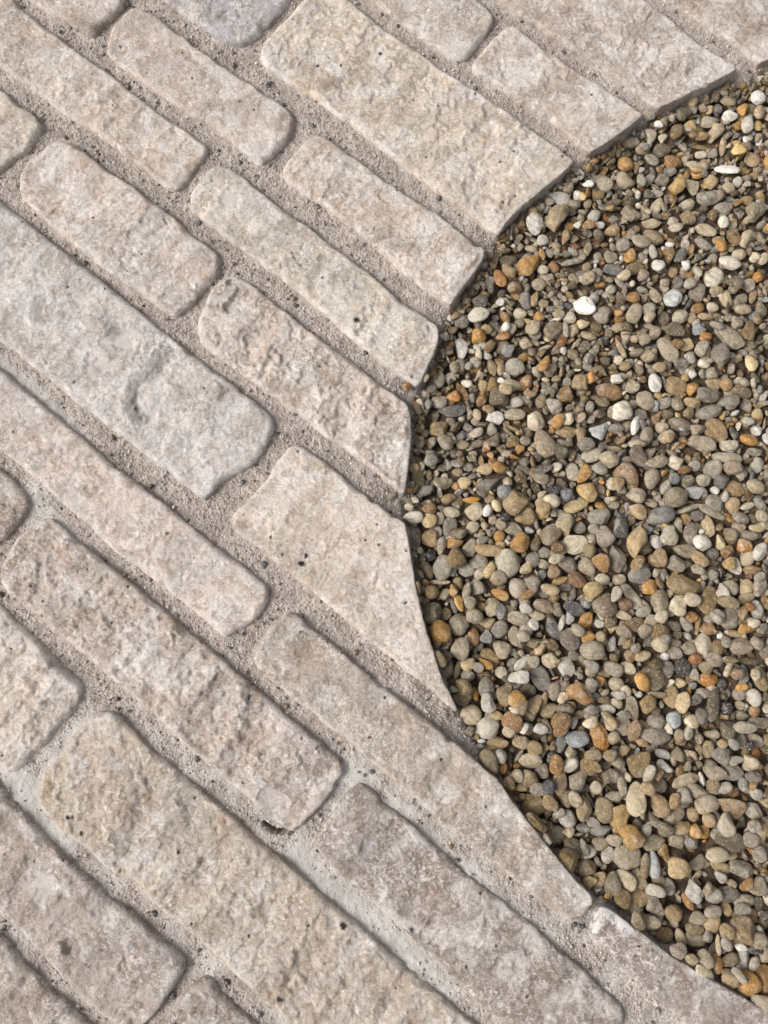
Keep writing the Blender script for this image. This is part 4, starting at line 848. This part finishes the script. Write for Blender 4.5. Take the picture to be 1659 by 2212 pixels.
13: '''140 290 110 190 83 cb r|long beige pebble veined with white;60 430 130 180 -70 yt a|big mustard flint lump under an amber flake;115 530 150 120 -40 ol a|glossy amber flint flake;295 330 100 145 -50 tb r;100 660 160 150 0 gb i;265 715 75 165 -80 suw r|black and white mottled upright pebble;400 410 140 95 25 gb r;460 185 170 80 20 cb r;520 245 125 80 -10 gb r;445 275 105 90 -35 g r;600 330 145 115 15 gb r|smooth pale grey shield-shaped pebble;745 350 165 130 -25 tp a|brown arrowhead-like pebble near the lower right;705 455 100 140 85 gc r;755 125 130 110 0 g r;635 130 120 85 -10 bg r;740 560 180 110 -10 ld i;640 635 150 85 0 cb i;755 655 90 60 0 tb r;565 700 130 95 -10 gl a;395 705 130 115 0 bt i;205 715 55 145 83 lb r;270 575 140 90 10 gl r;410 565 120 90 -40 gb a;495 560 115 90 -35 gd r;440 485 120 70 15 bt e;580 510 85 80 20 to i|small golden lumpy pebble;515 495 65 80 90 to i;605 430 90 75 -30 tb r;520 405 70 90 90 tb r;155 915 165 120 -5 bt r|large smooth sandy oval pebble close to the lower paving edge;80 800 130 100 -45 bc r;165 800 80 110 -65 bl r;265 865 110 70 -10 wc r;360 855 85 95 -40 g r;500 870 95 130 -60 wg a|pale grey chipped wedge pebble;685 735 120 70 -15 tb r;740 905 150 95 -5 gd r;635 905 100 90 0 g r;595 845 80 80 0 lp a;915 850 95 110 30 gl i;840 835 100 70 25 to a;820 740 150 90 -20 g r;915 635 85 90 90 g r;855 540 90 85 0 gp r;920 500 80 100 90 bt r;890 375 130 90 -20 g r;910 270 90 65 -30 wg r;770 255 70 65 30 rl i;820 205 60 80 80 gs i;880 160 95 70 0 gd r;705 225 80 70 0 g i;625 215 75 90 60 bl r;300 215 105 100 0 gb i;280 140 80 100 -80 lr r;210 130 60 110 60 cg r;205 220 90 70 -40 bt r;675 785 85 55 -30 gw r;320 480 90 110 -50 dl a;220 490 110 60 60 d i;870 455 80 70 0 g i;380 300 70 100 70 t r;700 690 80 25 0 gc e''',
14: '''385 190 110 100 -15 gp a;355 278 95 70 0 cb r|speckled cream oval pebble near the lime smear;265 255 70 90 -60 bl a;430 360 105 75 15 tl a;478 410 80 85 90 gp r|smooth mauve grey cone-like pebble;475 230 90 75 0 bt r;825 318 130 130 0 tp r|large round cinnamon brown pebble at the lower right;680 295 90 90 0 tb r;840 480 70 110 80 gw r|smooth light grey bean pebble at the lower right;860 592 120 110 0 to r|bright amber round pebble at the bottom of the gravel;940 580 80 130 90 tr r;750 558 90 85 -40 ct r;605 515 115 65 -40 cb r;690 485 65 90 -80 rt r;615 450 85 80 -40 gb r;600 380 100 70 -15 gb i;590 318 90 60 0 lb r;860 180 100 60 15 gb r;895 420 90 40 -10 k f;520 365 50 85 -65 b r;915 365 80 70 0 bg r;920 680 130 80 -25 gb r;690 380 25 90 88 b e;205 150 80 100 -50 lt i;155 75 80 110 90 dl i;550 170 40 80 -60 tr e;810 395 60 35 -20 w r;680 225 85 60 15 pg r;610 265 85 65 0 gb r;735 310 70 70 0 tb r;770 225 50 65 -70 by i;900 260 60 70 -70 t r;760 470 90 60 30 l i;655 355 50 60 0 g i;720 360 50 70 0 g r;790 530 40 80 -50 g r;740 400 70 70 0 d r;540 440 60 50 0 b i;840 215 80 60 0 g r;890 490 50 70 60 g i''',
}


def pebble_shape(kind, seed, V):
    r = np.random.default_rng(seed)
    D = V / np.linalg.norm(V, axis=1)[:, None]
    rad = np.ones(len(D))
    if kind == 'a':
        nrm = r.normal(size=(11, 3))
        nrm /= np.linalg.norm(nrm, axis=1)[:, None]
        off = r.uniform(.5, .95, 11)
        dots = D @ nrm.T
        cand = np.where(dots > .05, off[None] / np.maximum(dots, .05), 9.0)
        k = 34.0
        rad = -np.log(np.exp(-k * np.minimum(cand, 3)).sum(1) + np.exp(-k * 1.05)) / k
    if kind == 'i':
        for _ in range(9):
            c = r.normal(size=3)
            c /= np.linalg.norm(c)
            rad += r.uniform(-.26, .20) * np.exp(-(1 - D @ c) * r.uniform(3, 9))
    if kind in 'rfe':
        nrm = r.normal(size=(8, 3))
        nrm /= np.linalg.norm(nrm, axis=1)[:, None]
        off = r.uniform(.60, 1.0, 8)
        dots = D @ nrm.T
        cand = np.where(dots > .05, off[None] / np.maximum(dots, .05), 9.0)
        k = 18.0
        rad = -np.log(np.exp(-k * np.minimum(cand, 3)).sum(1) + np.exp(-k * 1.0)) / k
    # low bumps on every kind
    for f, a in ((1.6, .10), (3.1, .05 if kind in 'rfe' else .09), (6.0, .022 if kind in 'rfe' else .05), (11.0, .008 if kind in 'rfe' else .022)):
        ph = r.uniform(0, 6.28, (4, 1))
        w = r.normal(size=(4, 3))
        w = w / np.linalg.norm(w, axis=1)[:, None] * f
        rad = rad * (1 + a * np.sin(w @ D.T + ph).mean(0) * 1.7)
    P = D * rad[:, None]
    # one end slimmer than the other
    tp_ = r.uniform(-.28, .28)
    P[:, 1] *= 1 + tp_ * P[:, 0]
    P[:, 2] *= 1 + .5 * tp_ * P[:, 0]
    P -= (P.max(0) + P.min(0)) / 2
    P /= np.abs(P).max(0)
    return P


I4V, I4F = ico(4)
I3V, I3F = ico(3)
I2V, I2F = ico(2)
NVAR = 16
VAR4, VAR3, VAR2, MESH4 = {}, {}, {}, {}
for kk in 'rai':
    for q in range(NVAR):
        sd_ = 1000 * 'rai'.index(kk) + q
        VAR4[kk, q] = pebble_shape(kk, sd_, I4V)
        VAR3[kk, q] = pebble_shape(kk, sd_, I3V)
        VAR2[kk, q] = pebble_shape(kk, sd_, I2V)


def shape_key(k):
    return 'r' if k in 'rfe' else k


# heights of whatever lies in the gravel bed so far, on a 1 mm grid
HS = 0.001
HX0, HX1, HY0, HY1 = -.10, .52, -.47, .56
hx = np.arange(HX0, HX1, HS)
hy = np.arange(HY0, HY1, HS)
HXX, HYY = np.meshgrid(hx, hy)
gi = np.clip(((HXX - GX0) / MS).astype(int), 0, nx - 1)
gj = np.clip(((HYY - GY0) / MS).astype(int), 0, ny - 1)
outg = HXX > GX1 - .002
hGE = np.where(outg, -.02, GE[gj, gi])
hSD = np.where(outg, .05, SD[gj, gi])
H = np.full(HXX.shape, -.0205)
H = np.where(hGE > 0.0, np.where(hSD < .0, .02, ZZ[gj, gi]), H)
H = np.where((hSD < 0.0004), .02, H)
COV = np.zeros(H.shape, bool)


def euler_m(yaw, tx, ty):
    return np.array((Matrix.Rotation(yaw, 3, 'Z') @ Matrix.Rotation(ty, 3, 'Y') @ Matrix.Rotation(tx, 3, 'X')))


def profile(ax, Rm):
    Q = Rm @ np.diag(1 / np.asarray(ax) ** 2) @ Rm.T
    rmax = max(ax)
    k = int(rmax / HS) + 1
    o = np.arange(-k, k + 1) * HS
    dx, dy = np.meshgrid(o, o)
    B = Q[0, 2] * dx + Q[1, 2] * dy
    Cc = Q[0, 0] * dx * dx + 2 * Q[0, 1] * dx * dy + Q[1, 1] * dy * dy - 1
    disc = B * B - Q[2, 2] * Cc
    m = disc > 0
    sq = np.sqrt(np.maximum(disc, 0))
    return k, m, (-B - sq) / Q[2, 2], (-B + sq) / Q[2, 2]


def rest(x, y, pr, quant):
    k, m, zb, zt = pr
    i, j = int((x - HX0) / HS), int((y - HY0) / HS)
    if i - k < 0 or j - k < 0 or i + k + 1 > len(hx) or j + k + 1 > len(hy):
        return None
    h = H[j - k:j + k + 1, i - k:i + k + 1]
    return float(np.quantile((h - zb)[m], quant)), (i, j)


def settle(ij, z0, pr, cover=False):
    k, m, zb, zt = pr
    i, j = ij
    if cover:
        COV[j - k:j + k + 1, i - k:i + k + 1] |= m
    h = H[j - k:j + k + 1, i - k:i + k + 1]
    h[m] = np.maximum(h[m], z0 + zt[m])


PEBBLES = []        # dict(loc, rot, ax, col, rough, kind, var, label, code)


def add_pebble(x, y, z, Rm, ax, col, rough, kind, label=None, code='', tag=None):
    PEBBLES.append(dict(loc=(x, y, z), rot=Rm, ax=ax, col=col, rough=rough, kind=kind, var=int(rng.integers(NVAR)), label=label, code=code, tag=tag))


def mixcol(code):
    return np.mean([PAL[c] for c in code], 0)


RCODES = ['b', 'bt', 'g', 'gb', 'l', 'lt', 't', 'c', 'cb', 'gd', 'd', 'bg', 'to', 'p', 'pb', 'w', 'wg', 'tr', 'r', 'ld', 'y', 's', 'bl', 'gc']
RPROB = np.array([6, 6, 9, 9, 7, 6, 6, 6, 6, 7, 5, 8, 5, 3, 4, 3.5, 4, 4, 2.5, 6, 3, 3, 7, 6], float)
RPROB /= RPROB.sum()


def rand_code():
    return RCODES[int(rng.choice(len(RCODES), p=RPROB))]


def rough_for(code):
    s_ = sum(c in 'orky' for c in code) / len(code)
    return float(np.clip(rng.normal(.62 - .22 * s_, .10), .30, .88))


def fill(count, lo, hi, zmax, cand, quant=.9, over=.22, rim=None):
    """Drop random pebbles into the lowest of a few spots; those that would stand proud are left out."""
    made = 0
    for _ in range(count):
        L = rng.uniform(lo, hi)
        a, b_ = L / 2, L / 2 * (rng.uniform(.6, .95) if rng.random() < .8 else rng.uniform(.3, .5))
        c = b_ * rng.uniform(.32, .8)
        Rm = euler_m(rng.uniform(0, 6.28), rng.normal(0, .3) if rng.random() < .78 else rng.uniform(.9, 1.5), rng.normal(0, .3))
        pr = profile((a, b_, c), Rm)
        best = None
        for _k in range(cand):
            if rim is not None:
                e = rim[int(rng.integers(len(rim)))]
                x, y = hx[e[1]] + rng.uniform(0, HS), hy[e[0]] + rng.uniform(0, HS)
            else:
                x = rng.uniform(HX0 + .02, .50)
                y = rng.uniform(HY0 + .02, HY1 - .02)
            i, j = int((x - HX0) / HS), int((y - HY0) / HS)
            if COV[j, i] or (hGE[j, i] > (-.12 if rim is None else 0) * L and not (hGE[j, i] < .011 and hSD[j, i] > .4 * L)):
                continue
            k_, m_ = pr[0], pr[1]
            cv = COV[max(0, j - k_):j + k_ + 1, max(0, i - k_):i + k_ + 1]
            if cv.shape == m_.shape and (cv & m_).sum() > over * m_.sum():
                continue
            r = rest(x, y, pr, quant)
            if r is None:
                continue
            if best is None or r[0] + c < best[0]:
                best = (r[0] + c, r[0], r[1], x, y)
        if best is None or best[0] > zmax:
            continue
        settle(best[2], best[1], pr)
        code = rand_code()
        col = lin(mixcol(code)) * rng.uniform(.65, 1.2)
        add_pebble(best[3], best[4], best[1], Rm, (a, b_, c), col, rough_for(code), 'raaai'[int(rng.integers(5))] if rng.random() < .75 else 'r')
        made += 1
    return made


fill(1750, .008, .014, -.0065, 4, .8)
# the pebbles one can pick out in the photograph
ANN = []
for t, s in PEB.items():
    ox, oy, sc = PT[t]
    for e in s.split(';'):
        body, _, lab = e.partition('|')
        x, y, A, B, ang, code, kind = body.split()
        A, B, ang = float(A) * sc, float(B) * sc, float(ang)
        if B > A:
            A, B = B, A
            if ang == 0:
                ang = 90.0
        ANN.append([ox + float(x) * sc, oy + float(y) * sc, A, B, ang, code, kind, lab or None])
ANN.sort(key=lambda r: r[7] is None)
kept = []
for r in ANN:
    dup = False
    for q in kept:
        if math.hypot(r[0] - q[0], r[1] - q[1]) < .5 * min(r[3], q[3]) + 3:
            dup = True
            break
    if not dup:
        kept.append(r)
kept.sort(key=lambda r: -r[2] * r[3])
for (px, py, A, B, ang, code, kind, lab) in kept:
    k_ = FW / 2500.0
    x, y = ground(px * k_, py * k_, -.008)
    mm = 0.6 / 2500 * 1.06
    a, b_ = A * mm / 2, B * mm / 2
    c = b_ * (.38 if kind == 'f' else rng.uniform(.48, .74))
    Rm = euler_m(R(ang) + (math.pi if rng.random() < .5 else 0), rng.normal(0, .13), rng.normal(0, .13))
    pr = profile((a, b_, c), Rm)
    rr = rest(x, y, pr, .80)
    if rr is None:
        continue
    z0 = rr[0]
    if z0 + c > -.0:
        z0 = max(-.0 - c + rng.uniform(-.002, .001), -.016)
    if lab and 'on the mortar' in lab:
        z0 = -.0045
    settle(rr[1], z0, pr, True)
    col = lin(mixcol(code)) * rng.uniform(1.0, 1.2)
    add_pebble(x, y, z0, Rm, (a, b_, c), col, rough_for(code), kind, lab, code, (px, py, A, B))
print('covered', COV[hGE < 0].mean())
fill(1600, .0085, .0125, -.0042, 18, .75, .22)
fill(1900, .006, .009, -.005, 18, .8, .17)
fill(2200, .004, .006, -.0058, 18, .8, .14)

RIM = np.argwhere((hGE < -.0005) & (hGE > -.009) & (hSD > .0008))
RIM = RIM[(RIM[:, 0] > 25) & (RIM[:, 0] < len(hy) - 25) & (RIM[:, 1] > 25) & (RIM[:, 1] < len(hx) - 60)]
fill(500, .004, .009, -.003, 8, .6, .45, RIM)

# the three hundred that show largest are things of their own, the rest is gravel
cands = [q for q in PEBBLES if q['tag'] and 0 < q['tag'][0] < 2500 and 0 < q['tag'][1] < 3333]
cands.sort(key=lambda q: (q['label'] is None, -q['tag'][2] * q['tag'][3]))
single = cands[:300]
ids = {id(q) for q in single}
CW = dict(w='white', c='cream', b='beige', g='grey', d='dark grey', t='tan', o='orange brown', r='rust brown', k='blackish', s='slate grey', l='olive brown', p='pinkish brown', u='pale blue', y='yellow')
CA = dict(w='whitish', c='creamy', b='beige', g='greyish', d='dark', t='tan', o='orange', r='reddish', k='blackish', s='slaty', l='olive', p='pinkish', u='bluish', y='yellowish')


def describe(q):
    code = ''.join(dict.fromkeys(q['code']))
    col = CW[code[0]] if len(code) < 2 else CA[code[1]] + ' ' + CW[code[0]]
    asp = q['tag'][2] / q['tag'][3]
    sh = {'a': 'angular', 'i': 'lumpy', 'f': 'flat', 'e': 'long'}.get(q['kind']) or ('oval' if asp > 1.28 else 'rounded')
    return f'{col} {sh} pebble'


marks = [q for q in single if q['label'] and len(q['label'].split()) <= 7]
for q in single:
    if q['label'] and len(q['label'].split()) < 4:
        q['label'] += ' in the gravel'
seen = {q['label'] for q in single if q['label']}
for q in single:
    if q['label']:
        continue
    px, py = q['tag'][:2]
    order = sorted(marks, key=lambda m_: math.hypot(m_['tag'][0] - px, m_['tag'][1] - py))
    for m_ in order[:12]:
        dx, dy = px - m_['tag'][0], py - m_['tag'][1]
        an = math.degrees(math.atan2(-dy, dx)) % 360
        d8 = ['right of', 'above right of', 'above', 'above left of', 'left of', 'below left of', 'below', 'below right of'][int((an + 22.5) // 45) % 8]
        lb = f"{describe(q)} {d8} the {m_['label']}"
        if len(lb.split()) <= 16 and lb not in seen:
            break
    seen.add(lb)
    q['label'] = lb


def mat4(q):
    m_ = Matrix(q['rot'].tolist()).to_4x4()
    return Matrix.Translation(Vector(q['loc'])) @ m_ @ Matrix.Diagonal((*q['ax'], 1))


for q in single:
    key = (shape_key(q['kind']), q['var'])
    if key not in MESH4:
        MESH4[key] = mesh_np('pebble', VAR4[key], I4F, M_PEB, True)
    ob = link('pebble', MESH4[key], label=q['label'], cat='pebble', group='larger pebbles in the gravel bed')
    ob.matrix_world = mat4(q)
    ob.color = (q['col'][0], q['col'][1], q['col'][2], q['rough'])

Vs, Fs, Cs, Ss = [], [], [], []
base = 0
for q in PEBBLES:
    if id(q) in ids:
        continue
    key = (shape_key(q['kind']), q['var'])
    big = max(q['ax']) > .0033
    T, Fq = (VAR3[key], I3F) if big else (VAR2[key], I2F)
    Vq = (T * np.array(q['ax'])) @ q['rot'].T + np.array(q['loc'])
    Vs.append(Vq)
    Fs.append(Fq + base)
    base += len(Vq)
    Cs.append(np.tile([*q['col'], q['rough']], (len(Vq), 1)))
    Ss.append(np.full(len(Vq), rng.random()))
link('gravel', mesh_np('gravel', np.vstack(Vs), np.vstack(Fs), M_GRAVEL, True, {'tone': np.vstack(Cs)}, {'seed': np.concatenate(Ss)}),
     kind='stuff', label='bed of small mixed tan, grey and brown gravel filling in around the larger pebbles', cat='gravel')
print('pebbles', len(PEBBLES), 'traced', len(kept), 'single', len(single))
